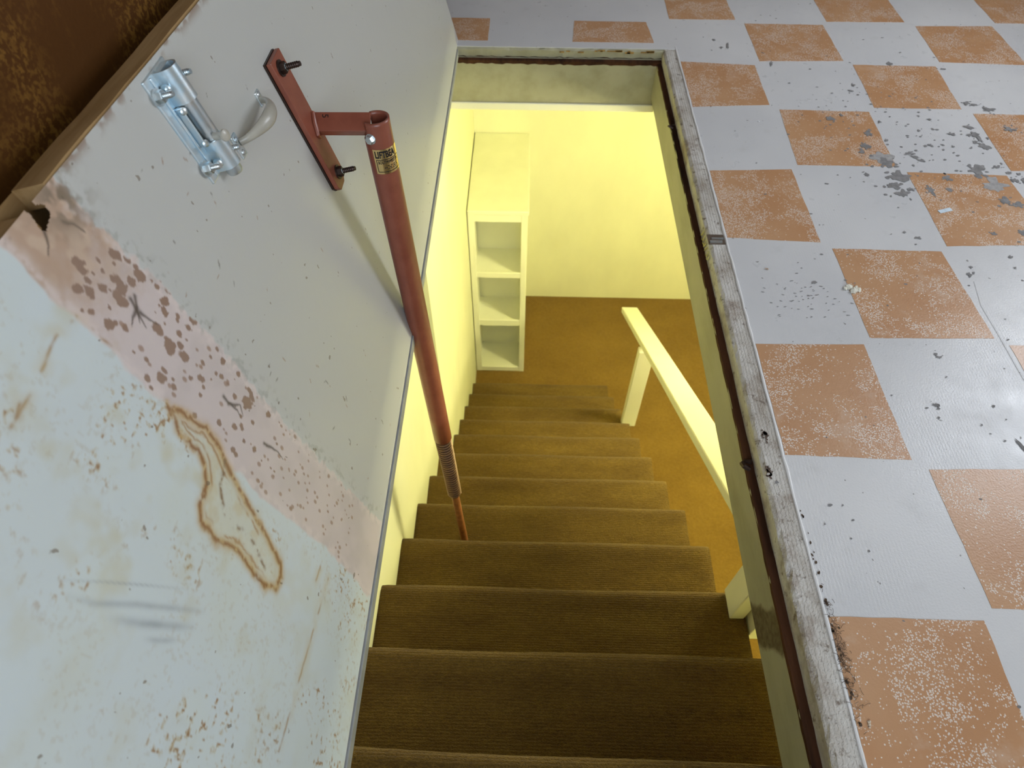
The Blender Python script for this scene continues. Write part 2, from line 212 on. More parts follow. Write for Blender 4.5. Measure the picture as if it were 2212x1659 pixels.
def m_carpet(name, dark, light, rows=1.0):
    t = NT(name); v = t.coord()
    w_ = t.n('ShaderNodeTexWave'); w_.bands_direction = 'Y'; t.l(v, w_.inputs['Vector']); w_.inputs['Scale'].default_value = 52; w_.inputs['Distortion'].default_value = 1.6
    w_.inputs['Detail'].default_value = 3; w_.inputs['Detail Scale'].default_value = 5
    st = t.coord((1, 4, 4) if rows == 1.0 else (1, 1.2, 1))
    nz = t.noise(st, 60, 4, 0.7); nz2 = t.noise(v, 420, 2); big = t.noise(st, 3.5, 3)
    f = t.math('ADD', t.math('MULTIPLY', nz, 0.55), t.math('MULTIPLY', big, 0.45))
    c = t.mix(t.ramp(f, [(0.36, 0.0), (0.64, 1.0)]), dark, light)
    c = t.mix(t.math('MULTIPLY', t.ramp(t.noise(t.coord((1, 2.4, 2.4)), 240, 2), [(0.4, 0.0), (0.62, 1.0)]), 0.42), c, tuple(x * 0.35 for x in dark))
    h = t.math('ADD', t.math('MULTIPLY', w_.outputs['Fac'], 0.28 * rows), t.math('ADD', nz2, nz))
    t.bump(h, 0.004, 0.9)
    t.b.inputs['Sheen Weight'].default_value = 0.10; t.b.inputs['Sheen Roughness'].default_value = 0.5
    return t.set(c, 0.95, 0, 0.1)
def m_trim():
    t = NT('worn_white_trim'); v = t.coord(); d = t.coord((1, 0.35, 1))
    n1 = t.noise(d, 16, 6, 0.65); n2 = t.noise(v, 60, 4, 0.6)
    c = t.mix(t.ramp(n1, [(0.40, 0.0), (0.66, 1.0)]), (0.60, 0.58, 0.54), (0.36, 0.32, 0.27))
    c = t.mix(t.ramp(t.noise(v, 9, 5, 0.7), [(0.52, 0.0), (0.66, 0.75)]), c, (0.23, 0.17, 0.12))
    c = t.mix(t.ramp(n2, [(0.58, 0.0), (0.70, 0.85)]), c, (0.12, 0.08, 0.05))
    w_ = t.n('ShaderNodeTexWave'); w_.bands_direction = 'X'; t.l(v, w_.inputs['Vector']); w_.inputs['Scale'].default_value = 46; w_.inputs['Distortion'].default_value = 5; w_.inputs['Detail Scale'].default_value = 4
    t.bump(t.math('ADD', t.math('MULTIPLY', w_.outputs['Fac'], 0.6), n2), 0.0022, 0.6)
    return t.set(c, 0.6)
def m_stop():
    t = NT('stop_board_paint'); v = t.coord(); d = t.coord((1, 0.4, 1)); n1 = t.noise(d, 12, 5, 0.6)
    c = t.mix(t.ramp(n1, [(0.45, 0.0), (0.75, 1.0)]), (0.34, 0.325, 0.225), (0.26, 0.245, 0.155))
    c = t.mix(t.ramp(t.noise(v, 40, 5, 0.7), [(0.68, 0.0), (0.76, 0.7)]), c, (0.10, 0.06, 0.03))
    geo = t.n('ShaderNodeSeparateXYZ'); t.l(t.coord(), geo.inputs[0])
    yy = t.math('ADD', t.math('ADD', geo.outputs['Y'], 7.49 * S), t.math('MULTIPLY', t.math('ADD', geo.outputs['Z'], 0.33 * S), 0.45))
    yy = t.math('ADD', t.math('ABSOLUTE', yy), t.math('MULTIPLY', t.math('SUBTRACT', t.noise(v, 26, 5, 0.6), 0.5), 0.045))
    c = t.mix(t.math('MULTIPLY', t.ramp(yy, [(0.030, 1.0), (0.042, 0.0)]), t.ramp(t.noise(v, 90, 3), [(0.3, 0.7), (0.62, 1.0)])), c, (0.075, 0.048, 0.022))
    t.bump(t.noise(d, 50), 0.0012, 0.5)
    return t.set(c, 0.5)
def m_attr(name, rough=0.4):
    t = NT(name); v = t.coord()
    a = t.n('ShaderNodeVertexColor', layer_name='paint')
    nz = t.noise(v, 6, 4); fine = t.noise(v, 120, 3)
    c = t.mix(t.ramp(nz, [(0.3, 0.0), (0.7, 0.12)]), a.outputs['Color'], (0.42, 0.43, 0.42))
    c = t.mix(t.ramp(t.noise(v, 85, 2, 0.3), [(0.76, 0.0), (0.775, 0.7)]), c, (0.16, 0.12, 0.08))
    t.bump(t.math('ADD', t.noise(v, 18, 3), t.math('MULTIPLY', fine, 0.25)), 0.0016, 0.25)
    return t.set(c, rough, 0, 0.5)
def m_brown_wall():
    t = NT('brown_panel_wall'); v = t.coord((1, 1, 0.45)); n1 = t.noise(v, 6, 6, 0.65); n2 = t.noise(t.coord(), 170, 2)
    f = t.math('MULTIPLY', t.ramp(n1, [(0.45, 0.0), (0.68, 1.0)]), t.ramp(n2, [(0.45, 0.0), (0.6, 1.0)]))
    c = t.mix(f, (0.075, 0.026, 0.002), (0.22, 0.105, 0.016))
    t.bump(n2, 0.001, 0.4)
    return t.set(c, 0.7, 0, 0.2)
def m_wood(name, a, b, sc=30):
    t = NT(name); v = t.coord((1, 0.12, 1)); n1 = t.noise(v, sc, 5, 0.65)
    c = t.mix(t.ramp(n1, [(0.35, 0.0), (0.68, 1.0)]), a, b); t.bump(n1, 0.0015, 0.5); return t.set(c, 0.8, 0, 0.15)
def m_red():
    t = NT('red_oxide_paint'); v = t.coord(); n1 = t.noise(v, 25, 5, 0.6)
    c = t.mix(t.ramp(n1, [(0.35, 0.0), (0.7, 1.0)]), (0.205, 0.056, 0.032), (0.255, 0.076, 0.044))
    c = t.mix(t.ramp(t.noise(v, 190, 3, 0.6), [(0.70, 0.0), (0.76, 0.6)]), c, (0.07, 0.03, 0.02))
    t.bump(t.noise(v, 90), 0.0006, 0.4); return t.set(c, 0.36, 0, 0.5)
def m_zinc(name, col, rough=0.28, iris=0.5):
    t = NT(name); v = t.coord(); n1 = t.noise(v, 45, 4, 0.6)
    c = t.mix(t.ramp(n1, [(0.35, 0.0), (0.65, 1.0)]), col, tuple(min(1, x * k) for x, k in zip(col, (0.80, 0.98, 1.12))))
    t.bump(t.noise(v, 160), 0.0004, 0.35)
    return t.set(c, rough, 0.9)
def m_paint(name, col, rough=0.55, grain=0.0):
    t = NT(name); v = t.coord((1, 1, 0.5)); n1 = t.noise(v, 5, 4)
    c = t.mix(t.ramp(n1, [(0.3, 0.0), (0.7, 1.0)]), tuple(x * 0.95 for x in col), tuple(min(1, x * 1.03) for x in col))
    t.bump(t.noise(t.coord(), 90, 3), 0.0012, 0.35); return t.set(c, rough)

FLOOR = m_floor(); ORANGE = m_orange(); TRIM = m_trim(); STOP = m_stop()
CARPET = m_carpet('brown_stair_carpet', (0.106, 0.057, 0.011), (0.210, 0.128, 0.024))
CARPET2 = m_carpet('gold_floor_carpet', (0.19, 0.105, 0.018), (0.26, 0.15, 0.028), 0.5)
DOORM = m_attr('hatch_paint', 0.34); BROWN = m_brown_wall()
WOOD = m_wood('bare_edge_wood', (0.25, 0.145, 0.055), (0.40, 0.26, 0.12))
GRIME = m_wood('rusty_ledge_grime', (0.018, 0.007, 0.003), (0.085, 0.034, 0.014), 22)
RED = m_red(); ZINC = m_zinc('zinc_plate', (0.72, 0.76, 0.76), 0.36); STEEL = m_zinc('bolt_steel', (0.62, 0.62, 0.60), 0.35)
DARKSTEEL = plain('blackened_steel', (0.055, 0.035, 0.028), 0.4, 0.7)
HANDLE = plain('beige_enamel', (0.36, 0.34, 0.29), 0.3, 0.0, 0.08, 40)
YWALL = m_paint('cream_yellow_wall', (0.77, 0.76, 0.52)); OFFWHITE = m_paint('offwhite_woodwork', (0.80, 0.78, 0.62), 0.45)
UPWALL = m_paint('upper_room_plaster', (0.42, 0.31, 0.20)); CEIL = m_paint('ceiling_paint', (0.62, 0.60, 0.56))
BLACK = plain('black_ink', (0.006, 0.005, 0.005), 0.5, 0, 0, 10)
GOLD = NT('gold_foil').set((0.86, 0.66, 0.30), 0.22, 1.0)
JAMB = plain('grey_jamb_paint', (0.24, 0.25, 0.25), 0.6, 0, 0.2, 20)
GREYBARE = plain('bare_grey_floor', (0.205, 0.20, 0.20), 0.75, 0, 0.25, 60, 0.001)
GREYLIGHT = plain('worn_grey_floor', (0.33, 0.32, 0.315), 0.7, 0, 0.2, 60, 0.001)
JOIST = m_wood('joist_wood', (0.25, 0.19, 0.10), (0.36, 0.28, 0.16), 14)

# ------------------------------------------------------------------ the upper room
XL, XR_, YN, YF, ZC = -3.66, 6.0, -15.0, 8.0, 8.0
HX = -2.78                                   # hinge line
RIM, RIMO = -0.469, -0.325                   # the edging board beside the opening
OPN = -8.95                                  # near end of the opening
fl = struct(boxes('floor', [(RIMO, XR_, YN, YF, -0.1, 0), (XL, RIMO, -1.17, YF, -0.1, 0), (XL, RIMO, YN, OPN, -0.1, 0), (XL, HX - 0.13, OPN, -1.17, -0.1, 0)], FLOOR),
            'white painted floor with orange squares round the open hatch')
for quad in SQUARES:
    q = [(max(x, RIMO + 0.02), y) for x, y in quad]
    if min(y for x, y in quad) < -1.1 and max(x for x, y in quad) < -0.45:
        q = [(x, max(y, -1.085)) for x, y in quad]
    if abs(q[0][0] - q[1][0]) < 0.02: continue
    bm = bmesh.new(); n = 7; top = []
    # slightly wavering hand-painted edge
    for i in range(4):
        a, b = Vector(q[i]), Vector(q[(i + 1) % 4])
        for k in range(n):
            p = a.lerp(b, k / n) + (Vector((random.uniform(-1, 1), random.uniform(-1, 1))) * 0.0035 if k else Vector((0, 0)))
            top.append(p)
    tv = [bm.verts.new(V(p.x, p.y, 0.0022)) for p in top]; bv = [bm.verts.new(V(p.x, p.y, -0.004)) for p in top]
    bm.faces.new(tv)
    for i in range(len(tv)): bm.faces.new((tv[i], bv[i], bv[(i + 1) % len(tv)], tv[(i + 1) % len(tv)]))
    finish(bm, 'painted_square', ORANGE, fl)

def patch_mesh(bm, x, y, rx, ry, z, rag=0.4, n=14, mat=0):
    ph = random.uniform(0, 6.28); ang = random.uniform(-0.5, 0.5); vs = []
    ks = [1 + random.uniform(-rag, rag) for _ in range(n)]
    ks = [(ks[i - 1] + 3 * ks[i] + ks[(i + 1) % n]) / 5 for i in range(n)]
    for i in range(n):
        a = i * math.tau / n; dx, dy = rx * ks[i] * math.cos(a), ry * ks[i] * math.sin(a)
        vs.append(bm.verts.new(V(x + dx * math.cos(ang) - dy * math.sin(ang), y + dx * math.sin(ang) + dy * math.cos(ang), z)))
    c = bm.verts.new(V(x, y, z))
    for i in range(n): f = bm.faces.new((c, vs[i], vs[(i + 1) % n])); f.material_index = mat
bm = bmesh.new()
for i, (x, y, rx, ry) in enumerate(CHIPS):
    light = 1 if rx * ry > 0.006 else 0
    patch_mesh(bm, x, y, rx, ry, 0.0035 + 0.00003 * i, 0.75, 24, light if i % 3 else 0)
    for _ in range(3 if rx > 0.03 else 1):
        patch_mesh(bm, x + random.gauss(0, rx * 1.3), y + random.gauss(0, ry * 1.3), rx * random.uniform(0.12, 0.3), ry * random.uniform(0.15, 0.35), 0.0034, 0.5, 8, 0)
for _ in range(120):                          # the peppered area among the far squares
    x, y = random.gauss(1.55, 0.5), random.gauss(-2.75, 0.55)
    if x < -0.1: continue
    s_ = random.uniform(0.004, 0.012); patch_mesh(bm, x, y, s_ * 1.4, s_, 0.0033, 0.5, 7, 0)
for _ in range(130):
    x, y = random.uniform(-0.2, 3.2), random.uniform(-8.2, 0.2); s_ = random.uniform(0.003, 0.008)
    patch_mesh(bm, x, y, s_ * random.uniform(1, 2.4), s_, 0.0033, 0.5, 7, 0)
for _ in range(60):
    x, y = random.gauss(0.18, 0.17), random.gauss(-5.1, 0.12); patch_mesh(bm, x, y, random.uniform(0.005, 0.016), 0.003, 0.0033, 0.4, 6, 0)
wp = finish(bm, 'bare_patches', GREYBARE, fl); wp.data.materials.append(GREYLIGHT); wp['kind'] = 'stuff'; wp['label'] = 'grey patches and specks where the floor paint has chipped off'
# welded seam that runs through the sheet floor
bm = bmesh.new(); pts = [(1.53, -4.9), (1.475, -5.16), (1.475, -5.45), (1.47, -5.75), (1.48, -6.2), (1.44, -6.8)]
sweep(bm, [Vector((x + random.uniform(-.008, .008), y, 0.0)) for x, y in pts], 0.007, 8, 0.4, up=(0, 0, 1)); finish(bm, 'seam', FLOOR, fl, smooth=True)

# room shell, out of the photograph except the brown wall behind the hatch
struct(boxes('wall_left', [(XL - 0.3, XL, YN, YF, 0, ZC)], BROWN), 'dark brown mottled wall behind the raised hatch')
struct(boxes('wall_far', [(XL, XR_, YF, YF + 0.3, 0, ZC)], UPWALL))
struct(boxes('ceiling', [(XL - 0.3, XR_ + 0.3, YN - 0.3, YF + 0.3, ZC, ZC + 0.2)], CEIL))
W1 = (-4.2, -1.0, 3.0, 7.0); W2 = (-2.6, 3.0, 2.9, 7.5)
struct(boxes('wall_right', [(XR_, XR_ + 0.3, YN, W1[0], 0, ZC), (XR_, XR_ + 0.3, W1[1], YF, 0, ZC), (XR_, XR_ + 0.3, W1[0], W1[1], 0, W1[2]), (XR_, XR_ + 0.3, W1[0], W1[1], W1[3], ZC)], UPWALL))
struct(boxes('wall_near', [(XL, W2[0], YN - 0.3, YN, 0, ZC), (W2[1], XR_, YN - 0.3, YN, 0, ZC), (W2[0], W2[1], YN - 0.3, YN, 0, W2[2]), (W2[0], W2[1], YN - 0.3, YN, W2[3], ZC)], UPWALL))
w1 = struct(boxes('window_1', [(XR_ + .08, XR_ + .16, W1[0], W1[0] + .15, W1[2], W1[3]), (XR_ + .08, XR_ + .16, W1[1] - .15, W1[1], W1[2], W1[3]), (XR_ + .08, XR_ + .16, W1[0], W1[1], W1[2], W1[2] + .15), (XR_ + .08, XR_ + .16, W1[0], W1[1], W1[3] - .15, W1[3])], OFFWHITE))
boxes('sash_bar', [(XR_ + .09, XR_ + .15, W1[0], W1[1], 4.95, 5.07)], OFFWHITE, w1)
w2 = struct(boxes('window_2', [(W2[0], W2[0] + .15, YN - .16, YN - .08, W2[2], W2[3]), (W2[1] - .15, W2[1], YN - .16, YN - .08, W2[2], W2[3]), (W2[0], W2[1], YN - .16, YN - .08, W2[2], W2[2] + .15), (W2[0], W2[1], YN - .16, YN - .08, W2[3] - .15, W2[3])], OFFWHITE))
boxes('sash_bar', [(0.14, 0.26, YN - .15, YN - .09, W2[2], W2[3])], OFFWHITE, w2)

# ------------------------------------------------------------------ edging and stop boards of the opening
def edge_board(name, x0, x1, y0, y1, z0, z1, mat, along='Y', rag=0.006, parent=None):
    """a board whose top inner edge is knocked about"""
    bm = bmesh.new(); L0, L1 = (y0, y1) if along == 'Y' else (x0, x1); n = max(8, int((L1 - L0) / 0.06)); rows = []
    for i in range(n + 1):
        t = L0 + (L1 - L0) * i / n; j = [random.gauss(0, rag) for _ in range(4)]
        if along == 'Y': pr = [(x0, z0), (x0 + abs(j[0]) * .4, z1 - 0.02 + j[1] * .6), (x0 + 0.018 + abs(j[2]), z1 + j[3] * .25), (x1, z1), (x1, z0)]
        else: pr = [(y0, z0), (y0 + abs(j[0]) * .4, z1 - 0.02 + j[1] * .6), (y0 + 0.018 + abs(j[2]), z1 + j[3] * .25), (y1, z1), (y1, z0)]
        rows.append([bm.verts.new(V(a, t, b) if along == 'Y' else V(t, a, b)) for a, b in pr])
    for A_, B_ in zip(rows, rows[1:]):
        for k in range(5): bm.faces.new((A_[k], A_[(k + 1) % 5], B_[(k + 1) % 5], B_[k]))
    bm.faces.new(rows[0]); bm.faces.new(rows[-1])
    return finish(bm, name, mat, parent)
t1 = struct(edge_board('trim_1', RIM, RIMO, OPN, -1.17, -0.135, 0.0, TRIM), 'grimy white edging board along the long edge of the opening')
bm = bmesh.new()                              # raised paint edge along the joint, its highlight put in as white
sweep(bm, [Vector((RIMO + 0.004 + random.uniform(-.003, .003), OPN + (7.78) * i / 90, 0.002)) for i in range(91)], [0.010 * random.uniform(.7, 1.2) for _ in range(91)], 8, 1.0, up=(0, 0, 1))
finish(bm, 'paint_ridge', m_paint('ridge_highlight_white', (0.80, 0.80, 0.80), 0.3), t1, smooth=True)
t2 = struct(boxes('trim_2', [(-0.52, -0.32, OPN, -1.30, -0.53, -0.135)], STOP, bevel=0.003), 'grey-green stop board below the long edging board')
bm = bmesh.new()
pr = []
for i in range(120):
    y = OPN + (-1.3 - OPN) * i / 119; pr.append((y, random.uniform(-.002, .002), random.uniform(0, .008)))
rows = [[bm.verts.new(V(-0.522 + a, y, -0.150 - b)), bm.verts.new(V(-0.520 + a, y, -0.128)), bm.verts.new(V(-0.466, y, -0.1285 + b)), bm.verts.new(V(-0.4665, y, -0.100 + a))] for y, a, b in pr]
for A_, B_ in zip(rows, rows[1:]):
    for k in range(3): bm.faces.new((A_[k], A_[k + 1], B_[k + 1], B_[k]))
finish(bm, 'rust_line', GRIME, t2)
t3 = struct(edge_board('trim_3', HX - 0.13, RIMO, -1.255, -1.17, -0.115, 0.0, STOP, 'X', 0.010), 'chipped edging across the far end of the opening')
boxes('edging_cap', [(HX - 0.13, RIMO, -1.235, -1.165, -0.002, 0.006)], FLOOR, t3)
bm = bmesh.new(); rows = []
for i in range(60):
    x = HX - 0.1 + (RIM - HX + 0.1) * i / 59; j = random.uniform(-.008, .008)
    rows.append([bm.verts.new(V(x, -1.312, -0.150 + j)), bm.verts.new(V(x, -1.310, -0.112)), bm.verts.new(V(x, -1.252, -0.110)), bm.verts.new(V(x, -1.2565, -0.092 + j))])
for A_, B_ in zip(rows, rows[1:]):
    for k in range(3): bm.faces.new((A_[k], A_[k + 1], B_[k + 1], B_[k]))
finish(bm, 'rust_line', GRIME, t3)
bm = bmesh.new()                              # flaked orange-brown bits under the far lip
for _ in range(15):
    x = random.choice([random.uniform(-2.2, -0.6), random.uniform(-1.25, -0.6)]); s_ = random.uniform(0.01, 0.05)
    M = Matrix.Translation(Vector((x, -1.2575, -0.012 - random.uniform(0, .02)))) ; box(bm, -s_, s_, -.003, .003, -random.uniform(.004, .016), random.uniform(.002, .01), M)
finish(bm, 'flaked_wood', plain('flaked_orange_wood', (0.30, 0.17, 0.04), 0.7, 0, 0.4, 50), t3)
t4 = struct(boxes('trim_4', [(HX - 0.3, RIM, -1.31, -1.17, -0.615, -0.118)], STOP, bevel=0.003), 'grey-green stop board across the far end of the opening')
boxes('lower_lip', [(HX - 0.3, RIM, -1.33, -1.17, -0.70, -0.612)], OFFWHITE, t4, bevel=0.01)
t5 = struct(boxes('trim_5', [(HX - 0.13, HX + 0.012, OPN, -1.26, -0.10, -0.012)], JAMB, bevel=0.006), 'thin grey jamb under the hinged edge of the hatch')
# strike notch in the edging with a bent metal keeper
k = boxes('strike_plate', [(-0.472, -0.335, -4.52, -4.40, -0.002, 0.004)], plain('tarnished_keeper', (0.16, 0.12, 0.09), 0.5, 0.6), t1)
boxes('keeper_tongue', [(-0.46, -0.36, -4.505, -4.485, 0.003, 0.014), (-0.44, -0.345, -4.46, -4.445, 0.003, 0.012)], STEEL, k)
bm = bmesh.new()
for i in range(7):
    y = -4.62 + i * 0.05; sweep(bm, [Vector((-0.474, y, -0.03)), Vector((-0.482, y + random.uniform(-.03, .05), -0.07)), Vector((-0.476, y + .05, -0.11))], [.004, .007, .003], 6)
finish(bm, 'reflection_spikes', plain('yellow_reflection', (0.50, 0.46, 0.16), 0.8), t1)  # yellow reflections by the strike notch, painted in as thin spikes
for (y, z, r) in ((-6.52, -0.125, 0.030), (-2.58, -0.13, 0.022)):
    bm = bmesh.new(); sweep(bm, [Vector((-0.50, y - .03, z)), Vector((-0.535, y - .015, z + .012)), Vector((-0.54, y + .01, z)), Vector((-0.515, y + .03, z - .01)), Vector((-0.48, y + .02, z + .01))], r * .55, 8)
    finish(bm, 'bent_nail', DARKSTEEL, t2, smooth=True)
bm = bmesh.new()
for (x, y, r) in ((-0.401, -6.374, .03), (-0.426, -6.64, .03)):
    for _ in range(16): patch_mesh(bm, x + random.gauss(0, r * .45), y + random.gauss(0, r * .8), random.uniform(.004, .013), random.uniform(.004, .016), 0.0045, 0.6, 7)
g = finish(bm, 'dirt_marks', plain('dark_dirt', (0.11, 0.075, 0.055), 0.8), t1); g['kind'] = 'stuff'

# ------------------------------------------------------------------ the hatch, leaning 14.5 degrees past upright
TH = math.radians(14.5)
UPV = Vector((-math.sin(TH), 0, math.cos(TH))); NV = Vector((math.cos(TH), 0, math.sin(TH)))
def dp(y, h, o=0.0): return Vector((HX, y, 0)) + UPV * h + NV * o        # a point of the hatch face, o in front of it
DM = Matrix(((0, UPV.x, NV.x, HX), (1, 0, 0, 0), (0, UPV.z, NV.z, 0), (0, 0, 0, 1)))   # (y, h, o) -> cells

hatch = thing('hatch_door', 'raised grey hatch door with pink stripe and rust-stained pale blue lower part', 'hatch door', (HX, -5.0, 0))
def hmax(y): return 2.42 - 0.033 * (y + 6.2)
ya = np.concatenate([np.arange(OPN + 0.02, -7.56, 0.0065), np.arange(-7.56, -6.98, 0.0042), np.arange(-6.98, -5.2, 0.0075), np.arange(-5.2, -1.09, 0.035), [-1.08]])
ha = np.linspace(0.0, 1.0, 500)
YY, TT = np.meshgrid(ya, ha, indexing='ij'); HH = TT * (2.42 - 0.033 * (YY + 6.2))

def seg_dist(P, Q, poly):
    d = np.full(P.shape, 9.0); tt = np.zeros(P.shape); tot = 0.0
    for (a, b), (c, e) in zip(poly, poly[1:]):
        L = math.hypot(c - a, e - b) + 1e-9; t = np.clip(((P - a) * (c - a) + (Q - b) * (e - b)) / (L * L), 0, 1)
        q = np.hypot(P - a - t * (c - a), Q - b - t * (e - b)); m = q < d; d = np.where(m, q, d); tt = np.where(m, tot + t * L, tt); tot += L
    return d, tt / max(tot, 1e-9)
def inside(P, Q, poly):
    r = np.zeros(P.shape, bool); n = len(poly)
    for i in range(n):
        (a, b), (c, e) = poly[i], poly[(i + 1) % n]
        cond = ((b > Q) != (e > Q)); r ^= cond & (P < (c - a) * (Q - b) / (e - b + 1e-12) + a)
    return r
def vnoise(P, Q, f, seed):
    """smooth value noise on a lattice"""
    r = np.random.default_rng(seed); T = r.random((256, 256)); x, y = P * f + 100, Q * f + 100
    xi, yi = np.floor(x).astype(int), np.floor(y).astype(int); fx, fy = x - xi, y - yi; fx = fx * fx * (3 - 2 * fx); fy = fy * fy * (3 - 2 * fy)
    g = lambda i, j: T[(xi + i) % 256, (yi + j) % 256]
    return (g(0, 0) * (1 - fx) + g(1, 0) * fx) * (1 - fy) + (g(0, 1) * (1 - fx) + g(1, 1) * fx) * fy
def fbm(P, Q, f, seed): return (vnoise(P, Q, f, seed) + 0.5 * vnoise(P, Q, 2 * f, seed + 1) + 0.25 * vnoise(P, Q, 4 * f, seed + 2)) / 1.75
def ss(a, b, x): t = np.clip((x - a) / (b - a), 0, 1); return t * t * (3 - 2 * t)

wob = (fbm(YY, HH, 30, 1) - 0.5) * 0.05; wob2 = (fbm(YY, HH, 12, 5) - 0.5) * 0.05
pf = np.interp(HH, [h for y, h in PINK_FAR][::-1], [y for y, h in PINK_FAR][::-1]) + wob
pn = np.interp(HH, [h for y, h in PINK_NEAR][::-1], [y for y, h in PINK_NEAR][::-1]) + wob2
col = np.zeros(YY.shape + (3,)); 
def lay(mask, c):
    global col
    m = np.clip(mask, 0, 1)[..., None]; col = col * (1 - m) + np.array(c) * m
lay(np.ones(YY.shape), (0.475, 0.480, 0.458))
lay(ss(-7.0, -7.2, YY), (0.565, 0.625, 0.625))                                  # near part: paler paint, with some cool daylight put into the hue
lay(ss(0.42, 0.75, fbm(YY, HH, 1.7, 11)) * 0.5 * (YY < -7.2), (0.55, 0.62, 0.67))
lay(ss(0.5, 0.8, fbm(YY, HH, 3.5, 14)) * 0.35 * (YY < -7.2), (0.56, 0.60, 0.52))
# pink stripe where a batten was taken off
pink = ss(0, 0.016, pf - YY) * ss(0, 0.02, YY - pn)
lay(pink, (0.575, 0.495, 0.480))
lay(pink * ss(0.45, 0.75, fbm(YY, HH, 7, 21)) * 0.6, (0.50, 0.435, 0.42))
lay(pink * ss(1.95, 2.35, HH + wob * 4) * 0.85, (0.42, 0.27, 0.165))
lay(pink * ss(2.0, 2.3, HH) * ss(0.55, 0.75, fbm(YY, HH, 14, 25)) * 0.7, (0.56, 0.42, 0.31))
edge = np.maximum(np.exp(-((YY - pf + 0.02) / 0.022) ** 2), np.exp(-((YY - pn - 0.025) / 0.025) ** 2)) * ((YY < pf) & (YY > pn))
lay(edge * ss(0.3, 0.6, fbm(YY, HH, 25, 31)) * 0.7, (0.66, 0.57, 0.54))
lay(np.exp(-((YY - pf - 0.02) / 0.05) ** 2) * ss(0.52, 0.72, fbm(YY, HH, 40, 33)) * 0.55, (0.30, 0.30, 0.27))
# brown glue spots
for (y, h, r) in BLOBS:
    i0, i1 = np.searchsorted(ya, [y - .09, y + .09]); 
    if i1 <= i0: continue
    P, Q = YY[i0:i1] - y, HH[i0:i1] - h
    rr = r / (300.0 + 135.0 * h) * 1.02; jag = 1 + (fbm(YY[i0:i1], HH[i0:i1], 38, int(abs(y * 1000)) % 50) - 0.5) * 1.5
    # the spots are drawn out a little across the stripe
    d = np.hypot(P / (rr * 0.88), Q / (rr * 1.15)) / jag
    m = ss(1.12, 0.92, d)[..., None] * pink[i0:i1, :, None]; col[i0:i1] = col[i0:i1] * (1 - m) + np.array((0.265, 0.165, 0.115)) * m
for _ in range(120):
    h = abs(random.gauss(0, 0.75)) + 0.35; y = random.uniform(-7.42, -7.07); r = random.uniform(.004, .010)
    if h > 2.2: continue
    i0, i1 = np.searchsorted(ya, [y - .03, y + .03]); d = np.hypot((YY[i0:i1] - y), (HH[i0:i1] - h) / 1.4) / r
    m = ss(1.2, .8, d)[..., None] * pink[i0:i1, :, None] * 0.8; col[i0:i1] = col[i0:i1] * (1 - m) + np.array((0.30, 0.18, 0.12)) * m
# rust: freckles, a big outlined run, thin lines
near = YY < -7.15
fr = fbm(YY, HH, 62, 41); den = ss(0.46, 0.66, fbm(YY, HH, 4.2, 44)) 
lay(near * (1 - pink) * den * ss(0.61, 0.72, fr) * 0.6, (0.45, 0.34, 0.16))
lay(near * (1 - pink) * den * ss(0.71, 0.80, fr) * 0.9, (0.28, 0.14, 0.05))
lay(near * (1 - pink) * ss(0.50, 0.88, fbm(YY, HH, 9, 47)) * (0.22 + 0.30 * ss(0.9, 1.6, HH) * ss(-8.3, -7.9, YY)), (0.50, 0.45, 0.26))
lay(near * (1 - pink) * ss(0.60, 0.76, fbm(YY * 1.2, HH, 60, 49)) * ss(.4, .6, fbm(YY, HH, 3, 50)) * 0.22, (0.40, 0.30, 0.16))
wl = (fbm(YY, HH, 28, 61) - 0.5) * 0.030
inl = inside(YY + wl * .6, HH + wl * .6, RUST_LOOP)
lay(inl * 0.55, (0.56, 0.54, 0.40)); lay(inl * ss(0.5, 0.8, fbm(YY, HH, 20, 63)) * 0.4, (0.52, 0.42, 0.22))
d, t_ = seg_dist(YY + wl, HH + wl, RUST_LOOP + RUST_LOOP[:1])
lay(np.exp(-(d / 0.021) ** 2) * ss(0.05, 0.4, fbm(YY, HH, 9, 64)) * 0.9, (0.47, 0.30, 0.10)); lay(np.exp(-(d / 0.009) ** 2) * ss(0.25, 0.5, fbm(YY, HH, 50, 65)) * 0.95, (0.25, 0.105, 0.028))
d2 = np.abs(d - 0.030); lay(np.exp(-(d2 / 0.006) ** 2) * inl * ss(.35, .6, fbm(YY, HH, 10, 67)) * 0.85, (0.36, 0.19, 0.06))
d, t_ = seg_dist(YY + wl, HH + wl, RUST_VEIN); lay(np.exp(-(d / 0.009) ** 2) * ss(0.3, 0.6, fbm(YY, HH, 40, 66)), (0.22, 0.13, 0.06))
for L_ in RUST_LINES:
    d, t_ = seg_dist(YY + wl * .2, HH + wl * .2, L_); lay(np.exp(-(d / 0.006) ** 2) * ss(0.35, 0.6, fbm(YY, HH, 18, 68)) * 0.85, (0.33, 0.19, 0.07))
    lay(np.exp(-(d / 0.03) ** 2) * ss(.4, .7, fbm(YY, HH, 12, 69)) * 0.35, (0.52, 0.42, 0.22))
for L_, wd, al in zip(SCUFFS, (0.010, 0.013, 0.009, 0.004), (0.62, 0.72, 0.55, 0.5)):
    d, t_ = seg_dist(YY, HH, L_); lay(np.exp(-(d / wd) ** 2) * al * np.sin(np.pi * np.clip(t_, 0.03, .97)) ** .6 * (0.75 + 0.25 * ss(.3, .7, fbm(YY, HH, 16, 71))), (0.26, 0.29, 0.31))
for L_ in CRACKS:
    d, t_ = seg_dist(YY + wl * .4, HH + wl * .4, L_); lay(np.exp(-(d / (0.0065 * (1.3 - t_))) ** 2) * 0.9, (0.07, 0.045, 0.03))
